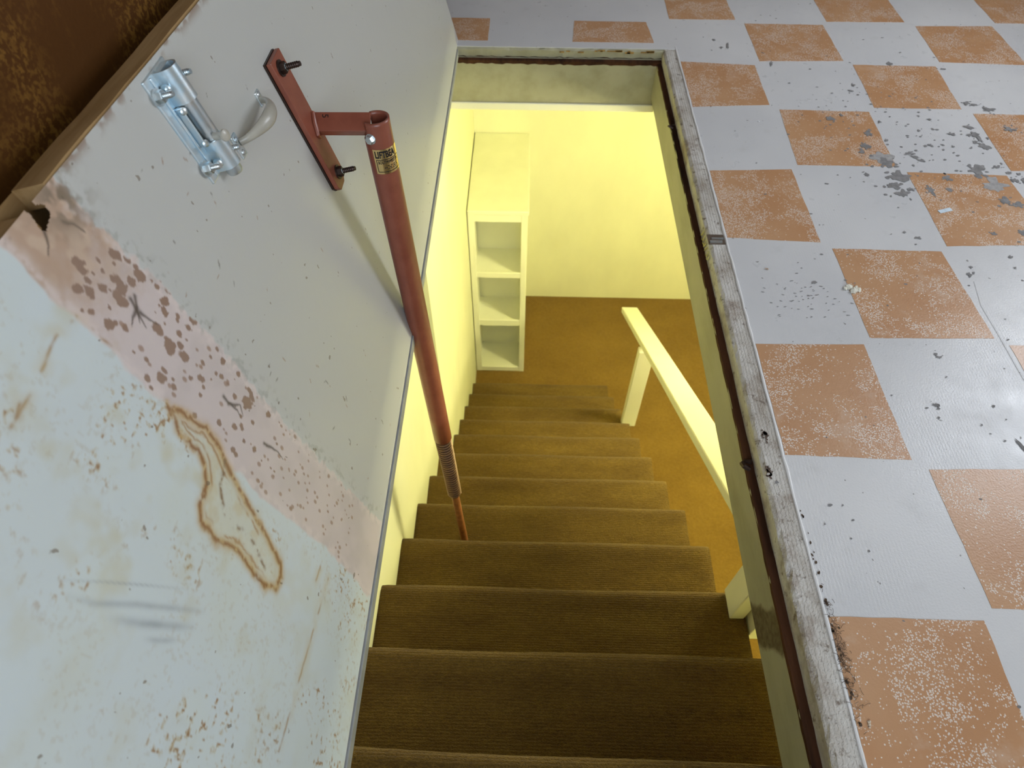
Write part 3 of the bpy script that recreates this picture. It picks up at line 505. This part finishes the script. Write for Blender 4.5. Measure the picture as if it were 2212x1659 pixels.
# worn strip along the free edge and the hinge edge
fe = hmax(YY) - HH
lay(np.exp(-(fe / 0.024) ** 2) * ss(0.45, 0.62, fbm(YY * .8, HH, 26, 81)) * 0.85, (0.25, 0.17, 0.12))
lay(np.exp(-(HH / 0.018) ** 2) * ss(0.4, 0.6, fbm(YY * .7, HH, 22, 83)) * 0.5, (0.60, 0.61, 0.60))
d = np.hypot(YY + 7.10, (HH - 2.40) * 1.0); lay(np.exp(-(d / 0.10) ** 2) * ss(.35, .6, fbm(YY, HH, 25, 85)), (0.20, 0.15, 0.10))
# a few dark scratches and specks on the upper grey field
rs = np.random.default_rng(5)
for _ in range(42):
    y, h, r = rs.uniform(-7.0, -5.2), rs.uniform(0.1, 2.35), rs.uniform(.002, .005); y = -7.02 + abs(rs.normal(0, .45)) if rs.random() < .7 else y
    i0, i1 = np.searchsorted(ya, [y - .05, y + .05]); a = rs.uniform(0, 3.1); P, Q = YY[i0:i1] - y, HH[i0:i1] - h
    d = np.hypot((P * math.cos(a) + Q * math.sin(a)) / 4, -P * math.sin(a) + Q * math.cos(a)) / r
    m = ss(1.2, .6, d)[..., None] * (1 - pink[i0:i1, :, None]) * .8; col[i0:i1] = col[i0:i1] * (1 - m) + np.array(((0.12, .10, .08), (0.30, .19, .12))[rs.integers(2)]) * m

n_i, n_j = YY.shape
pos = np.empty((n_i, n_j, 3)); base = np.array((HX, 0, 0)); up_, nv_ = np.array(UPV), np.array(NV)
bow = 0.005 * np.sin(YY * 1.3) ** 2 * TT                                             # the sheet is not dead flat
pos = base + YY[..., None] * np.array((0, 1, 0)) + HH[..., None] * up_ + bow[..., None] * nv_
idx = np.arange(n_i * n_j).reshape(n_i, n_j)
F4 = np.stack([idx[:-1, :-1], idx[1:, :-1], idx[1:, 1:], idx[:-1, 1:]], -1).reshape(-1, 4)
cy, ch = (YY[:-1, :-1] + YY[1:, 1:]) / 2, (HH[:-1, :-1] + HH[1:, 1:]) / 2
HOLE = [(-7.193 + (y + 7.193) * 1.9 - .005, 2.452 + (h - 2.446) * 1.6 - .022) for y, h in HOLE]
wl2 = wl[:-1, :-1]; hole = inside(cy + wl2 * .3, ch + wl2 * .3, HOLE).reshape(-1)
F4 = F4[~hole]
me = bpy.data.meshes.new('panel'); me.from_pydata((pos.reshape(-1, 3) * S).tolist(), [], F4.tolist())
at = me.color_attributes.new('paint', 'FLOAT_COLOR', 'POINT')
at.data.foreach_set('color', np.concatenate([col, np.ones(col.shape[:2] + (1,))], -1).reshape(-1).astype(np.float32))
me.update(); panel = link(me, 'panel', DOORM, hatch, smooth=True)
if panel.data.polygons[0].normal.dot(NV) < 0: panel.data.flip_normals()
# hollow body behind the sheet: back, hinge side, far and near ends
DT = 0.125
def quad(bm, *pts): bm.faces.new([bm.verts.new(Vector(p) * S) for p in pts])
bm = bmesh.new(); y0, y1 = OPN + 0.02, -1.08
quad(bm, dp(y0, 0, -DT), dp(y1, 0, -DT), dp(y1, hmax(y1), -DT), dp(y0, hmax(y0), -DT))
quad(bm, dp(y0, 0, -DT), dp(y1, 0, -DT), dp(y1, 0, 0), dp(y0, 0, 0))
quad(bm, dp(y1, 0, -DT), dp(y1, hmax(y1), -DT), dp(y1, hmax(y1), 0), dp(y1, 0, 0))
quad(bm, dp(y0, 0, -DT), dp(y0, hmax(y0), -DT), dp(y0, hmax(y0), 0), dp(y0, 0, 0))
finish(bm, 'back_shell', WOOD, hatch)
def edge_strip(name, ya_, yb, o0, o1, lift, mat):
    bm = bmesh.new(); n = 40; rows = []
    for i in range(n + 1):
        y = ya_ + (yb - ya_) * i / n; h = hmax(y); j = [random.uniform(-.0025, .0025) for _ in range(3)]
        rows.append([bm.verts.new(dp(y, a, b) * S) for a, b in ((h - 0.07, o0), (h + lift + j[0], o0 + j[1] * .5), (h + lift + j[0], o1 - 0.006 + j[2] * .6), (h - .004 + j[2] * .3, o1), (h - 0.07, o1))])
    for A_, B_ in zip(rows, rows[1:]):
        for q in range(5): bm.faces.new((A_[q], A_[(q + 1) % 5], B_[(q + 1) % 5], B_[q]))
    bm.faces.new(rows[0]); bm.faces.new(rows[-1]); return finish(bm, name, mat, hatch)
e1 = edge_strip('edge_board', -7.10, -1.08, -DT, -0.006, 0.004, WOOD); e1['label'] = 'bare brown wooden edge'
edge_strip('edge_board', OPN + 0.02, -7.22, -DT - 0.03, -0.012, -0.02, WOOD)

# barrel bolt: plate with a rolled sleeve, sliding rod, knob, nuts on studs
def dlathe(name, y, h, o, prof, mat, parent, seg=24, axis=NV):
    bm = bmesh.new(); lathe(bm, dp(y, h, o), axis, prof, seg); return finish(bm, name, mat, parent, smooth=True)
bb = boxes('barrel_bolt', [(-6.447, -6.243, 1.965, 2.403, 0.0, 0.013)], ZINC, hatch, 0.004, DM); bb['label'] = 'zinc barrel bolt screwed near the free edge'
boxes('ridge', [(-6.405, -6.392, 1.975, 2.395, 0.012, 0.020)], ZINC, bb, 0.004, DM)
dn = -UPV
def sleeve(name, h0, h1, r, o):
    bm = bmesh.new(); lathe(bm, dp(-6.322, h0, o), dn, [(0, r * .82), (0, r), (h0 - h1, r), (h0 - h1, r * .82)], 28, closed=True)
    box(bm, -6.322 - r, -6.322 + r, h1, h0, 0.010, o, DM); return finish(bm, name, ZINC, bb, smooth=True)
sleeve('sleeve', 2.395, 2.262, 0.047, 0.045); sleeve('sleeve', 2.095, 1.968, 0.047, 0.045)
boxes('slot_cheek', [(-6.387, -6.378, 2.095, 2.262, 0.012, 0.045), (-6.292, -6.283, 2.09, 2.262, 0.012, 0.062)], ZINC, bb, 0.003, DM)
dlathe('rod', -6.322, 2.34, 0.047, [(0, .030), (0, .034), (0.40, .034), (0.412, .030)], STEEL, bb, axis=dn)
kb = dlathe('knob', -6.345, 2.108, 0.075, [(0, .017), (0.022, .015), (0.036, .017), (0.048, .024), (0.056, .023), (0.060, .015), (0.061, .003)], HANDLE, bb, axis=(NV + Vector((0, -.25, 0))))
for h in (2.335, 2.245, 2.105, 2.010): dlathe('dimple', -6.378, h, 0.040, [(-.02, .016), (0.005, .015), (0.009, .010), (0.011, .003)], ZINC, bb, axis=(NV + Vector((0, -.5, 0))))
def nut(y, h, o, parent, mat, size=0.030, stud=0.085, smat=None, nutted=True):
    if nutted:
        bm = bmesh.new(); lathe(bm, dp(y, h, o), NV, [(0, size * 1.35), (0.007, size * 1.35)], 24); finish(bm, 'washer', mat, parent)
        bm = bmesh.new(); lathe(bm, dp(y, h, o + .006), NV, [(0, size), (0.022, size), (0.026, size * .85)], 6); finish(bm, 'nut', mat, parent)
    bm = bmesh.new(); r = size * .5
    prof = [(0, r)]
    for i in range(9): prof += [(stud * (i + .5) / 10, r * 1.05), (stud * (i + 1) / 10, r * .86)]
    prof += [(stud, r * .8)]
    lathe(bm, dp(y, h, o), NV, prof, 14); finish(bm, 'stud', smat or mat, parent, smooth=True)
nut(-6.425, 2.335, .012, bb, STEEL, .024, .07); nut(-6.438, 2.032, .012, bb, STEEL, .024, .07)
nut(-6.268, 2.335, .012, bb, STEEL, .024, .085, nutted=False); nut(-6.268, 2.005, .012, bb, STEEL, .024, .085, nutted=False)

# pull handle: two plates and a swelling bow between them
ph = boxes('pull_handle', [(-6.160, -6.105, 1.885, 1.992, 0, 0.011)], ZINC, hatch, 0.004, DM); ph['label'] = 'beige bow pull handle on zinc feet'
boxes('foot_plate', [(-5.775, -5.725, 1.915, 1.985, 0, 0.011)], ZINC, ph, 0.004, DM)
bm = bmesh.new(); pts = []; rad = []
for i in range(25):
    t = i / 24; y = -6.115 + 0.355 * t; o = 0.012 + 0.098 * math.sin(math.pi * t) ** 0.62
    pts.append(dp(y, 1.945, o)); rad.append(0.016 + 0.020 * math.sin(math.pi * t) ** 1.3)
sweep(bm, pts, rad, 14, 0.70, up=NV); finish(bm, 'grip', HANDLE, ph, smooth=True)
for (y, h) in ((-6.132, 1.968), (-6.136, 1.908), (-5.75, 1.968)):
    dlathe('screw', y, h, 0.010, [(0, .014), (.006, .011), (.008, .003)], STEEL, ph, 14)

# ------------------------------------------------------------------ the sprung lift bar
T0 = dp(-5.42, 1.53, 0.368); FT = Vector((-2.575, -5.66, -3.35)); AX = (FT - T0).normalized(); LEN = (FT - T0).length
bar = thing('lift_bar', 'red-brown sprung lift bar from the hatch down to a carpeted step', 'lift bar', tuple(FT))
bp = bmesh.new()
P8 = [(-5.548, 1.265), (-5.548, 2.005), (-5.380, 2.005), (-5.380, 1.285), (-5.435, 1.235), (-5.52, 1.235)]
def prism(bm, poly, o0, o1):
    a = [bm.verts.new(dp(y, h, o0) * S) for y, h in poly]; b = [bm.verts.new(dp(y, h, o1) * S) for y, h in poly]
    bm.faces.new(a); bm.faces.new(b)
    for i in range(len(a)): bm.faces.new((a[i], a[(i + 1) % len(a)], b[(i + 1) % len(a)], b[i]))
prism(bp, P8, 0.014, 0.042); plate = finish(bp, 'bracket_plate', RED, bar, bevel=0.004)
bm = bmesh.new(); prism(bm, [(y - .006, h + .004) for y, h in P8], 0.0, 0.014); finish(bm, 'packing_shim', DARKSTEEL, plate)
for (y, h) in ((-5.475, 1.945), (-5.46, 1.315)):
    nut(y, h, .042, plate, DARKSTEEL, 0.030, 0.11, DARKSTEEL)
    bm = bmesh.new(); lathe(bm, dp(y, h, .066), NV, [(0, .021), (.01, .019)], 6); finish(bm, 'lock_nut', STEEL, plate)
bm = bmesh.new()                               # weld bead between plate and arm
sweep(bm, [dp(-5.375, 1.63, .045), dp(-5.40, 1.655, .05), dp(-5.445, 1.62, .052), dp(-5.475, 1.565, .05), dp(-5.455, 1.535, .045)], [.008, .011, .012, .012, .007], 8); finish(bm, 'weld_bead', RED, plate, smooth=True)
# channel arm
a0, a1 = dp(-5.417, 1.608, .04), T0 - (T0 - dp(-5.417, 1.608, .04)).normalized() * 0.028
ad = (a1 - a0).normalized(); wv = Vector((0, .08, 0)) + UPV * .061; wv = (wv - ad * wv.dot(ad)).normalized(); fv = ad.cross(wv).normalized()
if fv.dot(Vector((0, -1, 0.4))) < 0: fv = -fv
AM = Matrix(((ad.x, wv.x, fv.x, a0.x), (ad.y, wv.y, fv.y, a0.y), (ad.z, wv.z, fv.z, a0.z), (0, 0, 0, 1))); AL = (a1 - a0).length
arm = boxes('arm', [(0, AL, -.052, .052, 0, .013), (0, AL, .040, .052, -.052, .0), (0, AL, -.052, -.040, -.052, .0)], RED, bar, 0.003, AM)
def text_mesh(name, txt, size, fn, mat, parent, bold=0.0):
    cu = bpy.data.curves.new(name, 'FONT'); cu.body = txt; cu.size = size; cu.offset = bold; cu.resolution_u = 3
    ob = bpy.data.objects.new(name + '_tmp', cu); C.objects.link(ob); dg = bpy.context.evaluated_depsgraph_get()
    me = bpy.data.meshes.new_from_object(ob.evaluated_get(dg)); C.objects.unlink(ob); bpy.data.objects.remove(ob); bpy.data.curves.remove(cu)
    me.name = name
    bm = bmesh.new(); bm.from_mesh(me); bmesh.ops.subdivide_edges(bm, edges=[e for e in bm.edges if e.calc_length() > size * .3], cuts=1); bmesh.ops.triangulate(bm, faces=bm.faces); bm.to_mesh(me); bm.free()
    me.vertices.foreach_set('co', [c for v in me.vertices for c in (fn(v.co.x, v.co.y) * S)]); me.update()
    return link(me, name, mat, parent)
text_mesh('pen_mark', '5', 0.05, lambda x, y: AM @ Vector((0.045 + y, 0.042 - x, 0.0145)), BLACK, arm)
# tube, notched at the top where the arm enters
_, tu, tv = frame_of(AX)
cdir = (Vector(CAM_LOC) / S - T0); cdir = (cdir - AX * cdir.dot(AX)).normalized(); rdir = AX.cross(cdir)
if rdir.x < 0: rdir = -rdir
def tube_pt(d, ang, r): return T0 + AX * d + (cdir * math.cos(ang) + rdir * math.sin(ang)) * r
TR = 0.079; d1 = LEN * 0.6
bm = bmesh.new(); seg = 40; ds = [-0.03, -0.01, 0.02, 0.05, 0.08, 0.12] + [0.12 + (d1 - .12) * i / 8 for i in range(1, 9)]
rings = [[bm.verts.new(tube_pt(d, k * math.tau / seg, TR) * S) for k in range(seg)] for d in ds]
ain = math.atan2((-ad).dot(rdir), (-ad).dot(cdir))
for i in range(len(ds) - 1):
    for k in range(seg):
        a = (k + .5) * math.tau / seg; da = (a - ain + math.pi) % math.tau - math.pi
        if i < 4 and abs(da) < 0.95: continue
        bm.faces.new((rings[i][k], rings[i][(k + 1) % seg], rings[i + 1][(k + 1) % seg], rings[i + 1][k]))
tube = finish(bm, 'tube', RED, bar, smooth=True, angle=60)
so = tube.modifiers.new('wall', 'SOLIDIFY'); so.thickness = 0.010 * S; so.offset = -1 if tube.data.polygons[0].normal.dot(Vector(tube.data.polygons[0].center) / S - T0) > 0 else 1
# hex pivot bolt
pb = tube_pt(0.055, -0.62, TR - .004); pax = (cdir * math.cos(-.62) + rdir * math.sin(-.62))
bm = bmesh.new(); lathe(bm, pb, pax, [(0, .030), (.006, .030)], 20); lathe(bm, pb + pax * .005, pax, [(0, .026), (.018, .026), (.023, .020)], 6); finish(bm, 'pivot_bolt', STEEL, tube)
# foil label wrapped round the tube
bm = bmesh.new(); A0, A1, D0, D1 = -0.68, 1.75, 0.118, 0.268; n = 30
r0 = [bm.verts.new(tube_pt(D0, A0 + (A1 - A0) * i / n, TR + .0012) * S) for i in range(n + 1)]; r1 = [bm.verts.new(tube_pt(D1, A0 + (A1 - A0) * i / n, TR + .0012) * S) for i in range(n + 1)]
for i in range(n): bm.faces.new((r0[i], r0[i + 1], r1[i + 1], r1[i]))
lab = finish(bm, 'label', GOLD, tube, smooth=True); lab['label'] = 'gold foil maker label with black print'
def onlab(x, y): return tube_pt(D1 - y, A0 + x / TR, TR + .0022)
text_mesh('print', 'LIFTBEA', 0.058, lambda x, y: onlab(0.008 + x * .58, 0.100 + y * .95), BLACK, lab, 0.0022)
text_mesh('print', 'SOUTHWEST IN', 0.024, lambda x, y: onlab(0.020 + x * .72, 0.064 + y), BLACK, lab, 0.0006)
for k_, (y, w0, w1) in enumerate(((0.046, .07, .13), (0.036, .05, .14), (0.027, .07, .12), (0.075, .07, .12))):
    bm = bmesh.new(); st = 10
    for i in range(st):
        if i % 3 == 2: continue
        xa, xb = w0 + (w1 - w0) * i / st, w0 + (w1 - w0) * (i + .8) / st
        bm.faces.new([bm.verts.new(onlab(*q) * S) for q in ((xa, y), (xb, y), (xb, y + .004), (xa, y + .004))])
    finish(bm, 'fine_print', BLACK, lab)
bm = bmesh.new(); bx0, bx1, by0, by1, lw = 0.012, 0.158, 0.014, 0.088, 0.0016
for (xa, ya_, xb, yb) in ((bx0, by0, bx1, by0), (bx0, by1, bx1, by1), (bx0, by0, bx0, by1), (bx1, by0, bx1, by1)):
    st = 14 if ya_ == yb else 1
    for i in range(st):
        p0 = (xa + (xb - xa) * i / st, ya_ + (yb - ya_) * i / st); p1 = (xa + (xb - xa) * (i + 1) / st, ya_ + (yb - ya_) * (i + 1) / st)
        dx, dy = (0, lw) if ya_ == yb else (lw, 0)
        bm.faces.new([bm.verts.new(onlab(*q) * S) for q in ((p0[0] - dx, p0[1] - dy), (p1[0] + dx if dx == 0 else p1[0] - dx, p1[1] - dy if dy else p1[1]), (p1[0] + dx, p1[1] + dy), (p0[0] + dx, p0[1] + dy))])
finish(bm, 'print_border', BLACK, lab)
# coil spring over the lower rod
bm = bmesh.new(); turns, m_ = 26, 16; N_ = turns * m_; s0, s1 = LEN * 0.598, LEN * 0.795
sweep(bm, [T0 + AX * (s0 + (s1 - s0) * i / N_) + (tu * math.cos(i / m_ * math.tau) + tv * math.sin(i / m_ * math.tau)) * (0.066 - 0.006 * i / N_) for i in range(N_ + 1)], 0.0112, 6, up=AX)
finish(bm, 'spring', plain('spring_steel', (0.16, 0.085, 0.045), 0.4, 0.4), bar, smooth=True)
bm = bmesh.new(); lathe(bm, T0 + AX * LEN * .55, AX, [(0, .046), (LEN * .25, .046)], 20); finish(bm, 'inner_rod', DARKSTEEL, bar, smooth=True)
bm = bmesh.new(); lathe(bm, T0 + AX * LEN * .79, AX, [(0, .058), (.03, .056), (.036, .045)], 20); finish(bm, 'collar', DARKSTEEL, bar, smooth=True)
bm = bmesh.new(); lathe(bm, T0 + AX * LEN * .80, AX, [(0, .040), (LEN * .2 + .01, .040)], 20); finish(bm, 'rod', plain('rusty_rod', (0.26, 0.095, 0.030), 0.5, 0.1, 0.3, 60), bar, smooth=True)

# ------------------------------------------------------------------ the lower room
ZF, YB, XRL, YNL = -8.709, 3.56, 5.5, -9.4
WLX, WLX2 = -3.155, -3.045
struct(boxes('floor_basement', [(-3.5, XRL, YNL, YB, ZF - 0.2, ZF)], CARPET2), 'gold-brown carpeted floor at the foot of the stairs')
struct(boxes('wall_stair_side', [(-3.45, WLX, YNL, YB, ZF, -0.1)], YWALL), 'bright yellow wall beside the stairs')
struct(boxes('wall_stair_lower', [(WLX, WLX2, -3.42, YB, ZF, -0.7)], YWALL), 'slightly thicker yellow wall beside the lower steps')
struct(boxes('wall_basement_far', [(WLX2, XRL, YB, YB + 0.3, ZF, -0.7)], YWALL), 'bright yellow end wall of the lower room')
struct(boxes('wall_basement_right', [(XRL, XRL + 0.3, YNL, YB, ZF, -0.7)], YWALL))
struct(boxes('wall_basement_near', [(WLX, XRL, YNL - 0.3, YNL, ZF, -0.1)], YWALL))
struct(boxes('ceiling_basement', [(RIM + 0.08, XRL, YNL, YB, -0.78, -0.70)], YWALL)); struct(boxes('ceiling_basement', [(WLX2, RIM, -1.17, YB, -0.78, -0.70)], YWALL)); struct(boxes('ceiling_basement', [(WLX, RIM, YNL, OPN - 0.02, -0.78, -0.70)], YWALL))
struct(boxes('beam_opening', [(RIM + 0.05, RIM + 0.25, YNL, YB, -0.70, -0.54)], JOIST)); struct(boxes('beam_opening', [(WLX2, RIM, -1.16, -1.0, -0.70, -0.1)], JOIST))

# lamp on the lower ceiling, the source of the yellow light
LX, LY, LZ = 3.2, -2.7, -1.8
lamp = thing('pendant_lamp', 'round pendant lamp hanging in the lower room beyond the stair rail', 'lamp', (LX, LY, LZ))
bm = bmesh.new(); lathe(bm, (LX, LY, -0.78), (0, 0, -1), [(0, .22), (.05, .22), (.10, .16), (.12, .05)], 32); finish(bm, 'ceiling_rose', OFFWHITE, lamp, smooth=True)
bm = bmesh.new(); lathe(bm, (LX, LY, -0.85), (0, 0, -1), [(0, .02), (-0.85 - LZ - .42, .02)], 12); lathe(bm, (LX, LY, LZ + .52), (0, 0, -1), [(0, .05), (.03, .14), (.12, .15)], 24); finish(bm, 'stem', OFFWHITE, lamp, smooth=True)
gm = NT('lit_lamp_glass'); gm.b.inputs['Emission Color'].default_value = (1.0, 0.88, 0.45, 1); gm.b.inputs['Emission Strength'].default_value = 6; gm.set((0.9, 0.85, 0.7), 0.4)
bm = bmesh.new(); lathe(bm, (LX, LY, LZ), (0, 0, -1), [(-.42 * math.cos(i * math.pi / 14), max(.01, .42 * math.sin(i * math.pi / 14))) for i in range(15)], 32); finish(bm, 'lamp_globe', gm.m, lamp, smooth=True)
pl = bpy.data.lights.new('lamp_bulb', 'POINT'); pl.energy = 1650; pl.color = (1.0, 0.95, 0.50); pl.shadow_soft_size = 0.44 * S
plo = bpy.data.objects.new('lamp_bulb', pl); C.objects.link(plo); plo.location = V(LX, LY, LZ)

# ------------------------------------------------------------------ staircase
stair = thing('staircase', 'straight flight of stairs covered in brown carpet going down', 'stairs', (-1.6, NOSE[-1][0], ZF))
XRT = -0.045
noses = [(-8.118, -0.67)] + NOSE
def step_mesh(yb, yn, z, xl, xr, skew=0.0):
    """carpeted tread: flat top, rolled nose, tucked under"""
    R_ = 0.075; prof = [(yb - 0.05, z)]
    nb = 8
    for i in range(1, nb): prof.append((yb - 0.05 + (yn - R_ - yb + .05) * i / nb, z - 0.006 * math.sin(math.pi * i / nb)))
    for i in range(7): a = math.pi / 2 - i * math.pi / 6; prof.append((yn - R_ + R_ * math.cos(a), z - R_ + R_ * math.sin(a)))
    prof += [(yn - 0.14, z - 2 * R_ - .005), (yb - 0.05, z - 2 * R_ - .005)]
    bm = bmesh.new(); nx = 60; rows = []
    ph = random.uniform(0, 6)
    for i in range(nx + 1):
        x = xl + (xr - xl) * i / nx; e = 0.012 * max(0, 1 - (min(x - xl, xr - x) / 0.05)); wv_ = 0.005 * math.sin(x * 3.1 + ph) + random.uniform(-.0018, .0018)
        rows.append([bm.verts.new(V(x, y + (wv_ + skew * (x + 1.7) if j > 4 else 0), zz - (e if 0 < j < len(prof) - 2 else 0))) for j, (y, zz) in enumerate(prof)])
    m = len(prof)
    for A_, B_ in zip(rows, rows[1:]):
        for k in range(m): bm.faces.new((A_[k], A_[(k + 1) % m], B_[(k + 1) % m], B_[k]))
    bm.faces.new(rows[0]); bm.faces.new(rows[-1]); return bm
for i, (yn, z) in enumerate(noses):
    yb = noses[i - 1][0] if i else OPN + 0.05
    xl = WLX if i <= 6 else WLX2
    finish(step_mesh(yb, yn, z, xl, XRT, -0.0125 if i == 0 else 0.0), 'tread', CARPET, stair, smooth=True, angle=50)
    zn = noses[i + 1][1] if i + 1 < len(noses) else ZF
    boxes('riser', [(xl, XRT - .02, yn - 0.155, yn - 0.10, zn, z - 0.15)], CARPET, stair)
boxes('riser', [(WLX, XRT, OPN, OPN + 0.05, -0.67, -0.10)], CARPET, stair)
for x0 in (XRT - 0.14, WLX + 0.12):
    bm = bmesh.new(); (y0, z0), (y1, z1) = noses[0], noses[-1]
    prof = [(y0 - .55, z0 - .30), (y1 - .2, z1 - .30), (y1 - .2, ZF), (y1 - 1.0, ZF), (y0 - .55, z0 - 1.15)]
    a = [bm.verts.new(V(x0, y, z)) for y, z in prof]; b = [bm.verts.new(V(x0 + 0.10, y, z)) for y, z in prof]
    bm.faces.new(a); bm.faces.new(b)
    for i in range(5): bm.faces.new((a[i], a[(i + 1) % 5], b[(i + 1) % 5], b[i]))
    finish(bm, 'stringer', OFFWHITE, stair)

# ------------------------------------------------------------------ stair railing
rail = thing('stair_railing', 'off-white wooden handrail on posts along the open side of the stairs', 'railing', (0, -1.7, -6.7))
Ua, La = Vector((-.18, -6.06, -1.45)), Vector((-.05, .22, -5.62)); rd = (La - Ua).normalized(); Us = Ua - rd * 1.05
rx = Vector((1, 0, 0)); rx = (rx - rd * rx.dot(rd)).normalized(); rz = rx.cross(rd); rz = rz if rz.z > 0 else -rz
RM = Matrix(((rd.x, rx.x, rz.x, Us.x), (rd.y, rx.y, rz.y, Us.y), (rd.z, rx.z, rz.z, Us.z), (0, 0, 0, 1)))
boxes('rail', [(0, (La - Us).length, 0, 0.30, -0.105, 0)], OFFWHITE, rail, 0.012, RM)
boxes('post', [(-0.185, -0.065, -6.893, -6.645, -2.02, -1.02)], OFFWHITE, rail, 0.008)
boxes('post', [(-0.030, 0.095, -7.010, -6.720, -2.17, -1.02)], OFFWHITE, rail, 0.008)
boxes('post', [(-0.065, 0.185, -1.815, -1.680, -6.72, -4.58)], OFFWHITE, rail, 0.008)

# ------------------------------------------------------------------ shelf unit by the end wall
sx0, sx1, sy0, sy1, st = -3.03, -1.915, 1.03, YB - 0.005, -4.01
SHELFP = m_paint('shelf_bounce_yellow', (0.88, 0.87, 0.66), 0.5)  # the wall yellow made lighter, bounced light in the cubbies put into the colour
sh = thing('shelf_unit', 'yellow painted open shelf unit with three cubbies beside the end wall', 'shelves', ((sx0 + sx1) / 2, sy0, ZF))
boxes('top', [(sx0, sx1 + 0.02, sy0 - 0.03, sy1, st - 0.09, st)], SHELFP, sh, 0.015)
boxes('side_panel', [(sx0, sx0 + 0.09, sy0 + .02, sy1, ZF + 0.02, st - 0.09)], SHELFP, sh); boxes('side_panel', [(sx1 - 0.09, sx1, sy0 + .02, sy1, ZF + 0.02, st - 0.09)], SHELFP, sh)
boxes('back_panel', [(sx0 + .09, sx1 - .09, sy0 + 0.80, sy0 + 0.85, ZF + 0.02, st - 0.09)], SHELFP, sh)
for z in (-5.68, -7.10, -8.66): boxes('shelf', [(sx0 + .09, sx1 - .09, sy0 + .02, sy0 + 0.80, z, z + 0.08)], SHELFP, sh)
for z0, z1 in ((-4.28, -4.09), (-5.69, -5.55), (-7.12, -6.94), (ZF, -8.56)): boxes('face_rail', [(sx0 + .11, sx1 - .11, sy0, sy0 + .05, z0, z1)], SHELFP, sh, 0.01)
for x0 in (sx0, sx1 - 0.12): boxes('face_stile', [(x0, x0 + 0.12, sy0 - .005, sy0 + .05, ZF, st - .09)], SHELFP, sh, 0.01)

# ------------------------------------------------------------------ litter on the upper floor
def crumb(name, x, y, r, mat, label, cat, n=7, flat=0.6, rot=0.0, stretch=1.0):
    bm = bmesh.new()
    for _ in range(n):
        c = Vector((random.gauss(0, r * .55) * stretch, random.gauss(0, r * .3), 0)); q = r * random.uniform(.35, .6)
        M = Matrix.Translation(Vector((x, y, 0.004 + q * flat * .5))) @ Matrix.Rotation(rot, 4, 'Z') @ Matrix.Translation(c) @ Matrix.Rotation(random.uniform(0, 3), 4, random.choice('XYZ'))
        g_ = bmesh.ops.create_icosphere(bm, subdivisions=1, radius=1.0)
        for v in g_['verts']:
            d = v.co * (q * random.uniform(.75, 1.2)); d.z *= flat; p = M @ d; p.z = max(p.z, 0.0025); v.co = p * S
    return tag(finish(bm, name, mat, None), label, cat)
WH = plain('chalky_white', (0.74, 0.72, 0.62), 0.8, 0, 0.12, 90)
crumb('paint_crumb', 0.545, -5.01, 0.048, WH, 'crumpled white paint crumb straddling an orange square', 'debris', 11, 0.6, -0.6, 1.2)
crumb('wood_chip', -0.058, -4.805, 0.014, plain('tan_chip', (0.45, 0.31, 0.20), 0.7), 'tiny tan chip on white floor near the strike plate', 'debris', 4)
crumb('wood_chip', -0.245, -8.035, 0.016, plain('pale_chip', (0.62, 0.52, 0.40), 0.7), 'small pale chip beside the edging board and dust', 'debris', 4, 0.6, 1.5, 1.8)
crumb('paint_crumb', 0.308, -2.68, 0.012, plain('white_dot', (0.85, 0.85, 0.88), 0.6), 'single white speck on far white floor', 'debris', 3)
bm = bmesh.new(); M = Matrix.Translation(Vector((1.624, -4.03, 0.006))) @ Matrix.Rotation(0.32, 4, 'Z')
box(bm, -.062, .0, -.020, .020, -.002, .001, M); box(bm, .0, .062, -.019, .020, -.002, .002, M)
tag(finish(bm, 'paper_scrap', plain('pale_blue_paper', (0.62, 0.74, 0.84), 0.5, 0, 0.2, 14)), 'small pale blue paper scrap on a worn orange square', 'debris')
bm = bmesh.new()                               # hair and lint caught along the edging
for _ in range(150):
    y = random.gauss(-7.72, 0.14); x = RIMO + 0.02 + abs(random.gauss(0, .022)); a = random.uniform(0, 6.28); L = random.uniform(.012, .04); k_ = random.uniform(-40, 40)
    pts = []; px, py = x, y
    for i in range(5): pts.append(Vector((px, py, 0.005 + 0.006 * math.sin(i * .8) + random.uniform(0, .003)))); px += math.cos(a) * L / 4; py += math.sin(a) * L / 4; a += k_ * L / 4
    sweep(bm, pts, 0.0011, 3, up=(0, 0, 1))
for _ in range(30):
    y, x = random.uniform(-8.3, -6.9), RIMO + 0.02 + abs(random.gauss(0, .012)); patch_mesh(bm, x, y, random.uniform(.003, .010), random.uniform(.004, .012), 0.0045, .5, 6)
fz = finish(bm, 'lint', plain('brown_lint', (0.085, 0.055, 0.035), 0.95)); fz['kind'] = 'stuff'; fz['label'] = 'brown hair and lint gathered along the edging board'
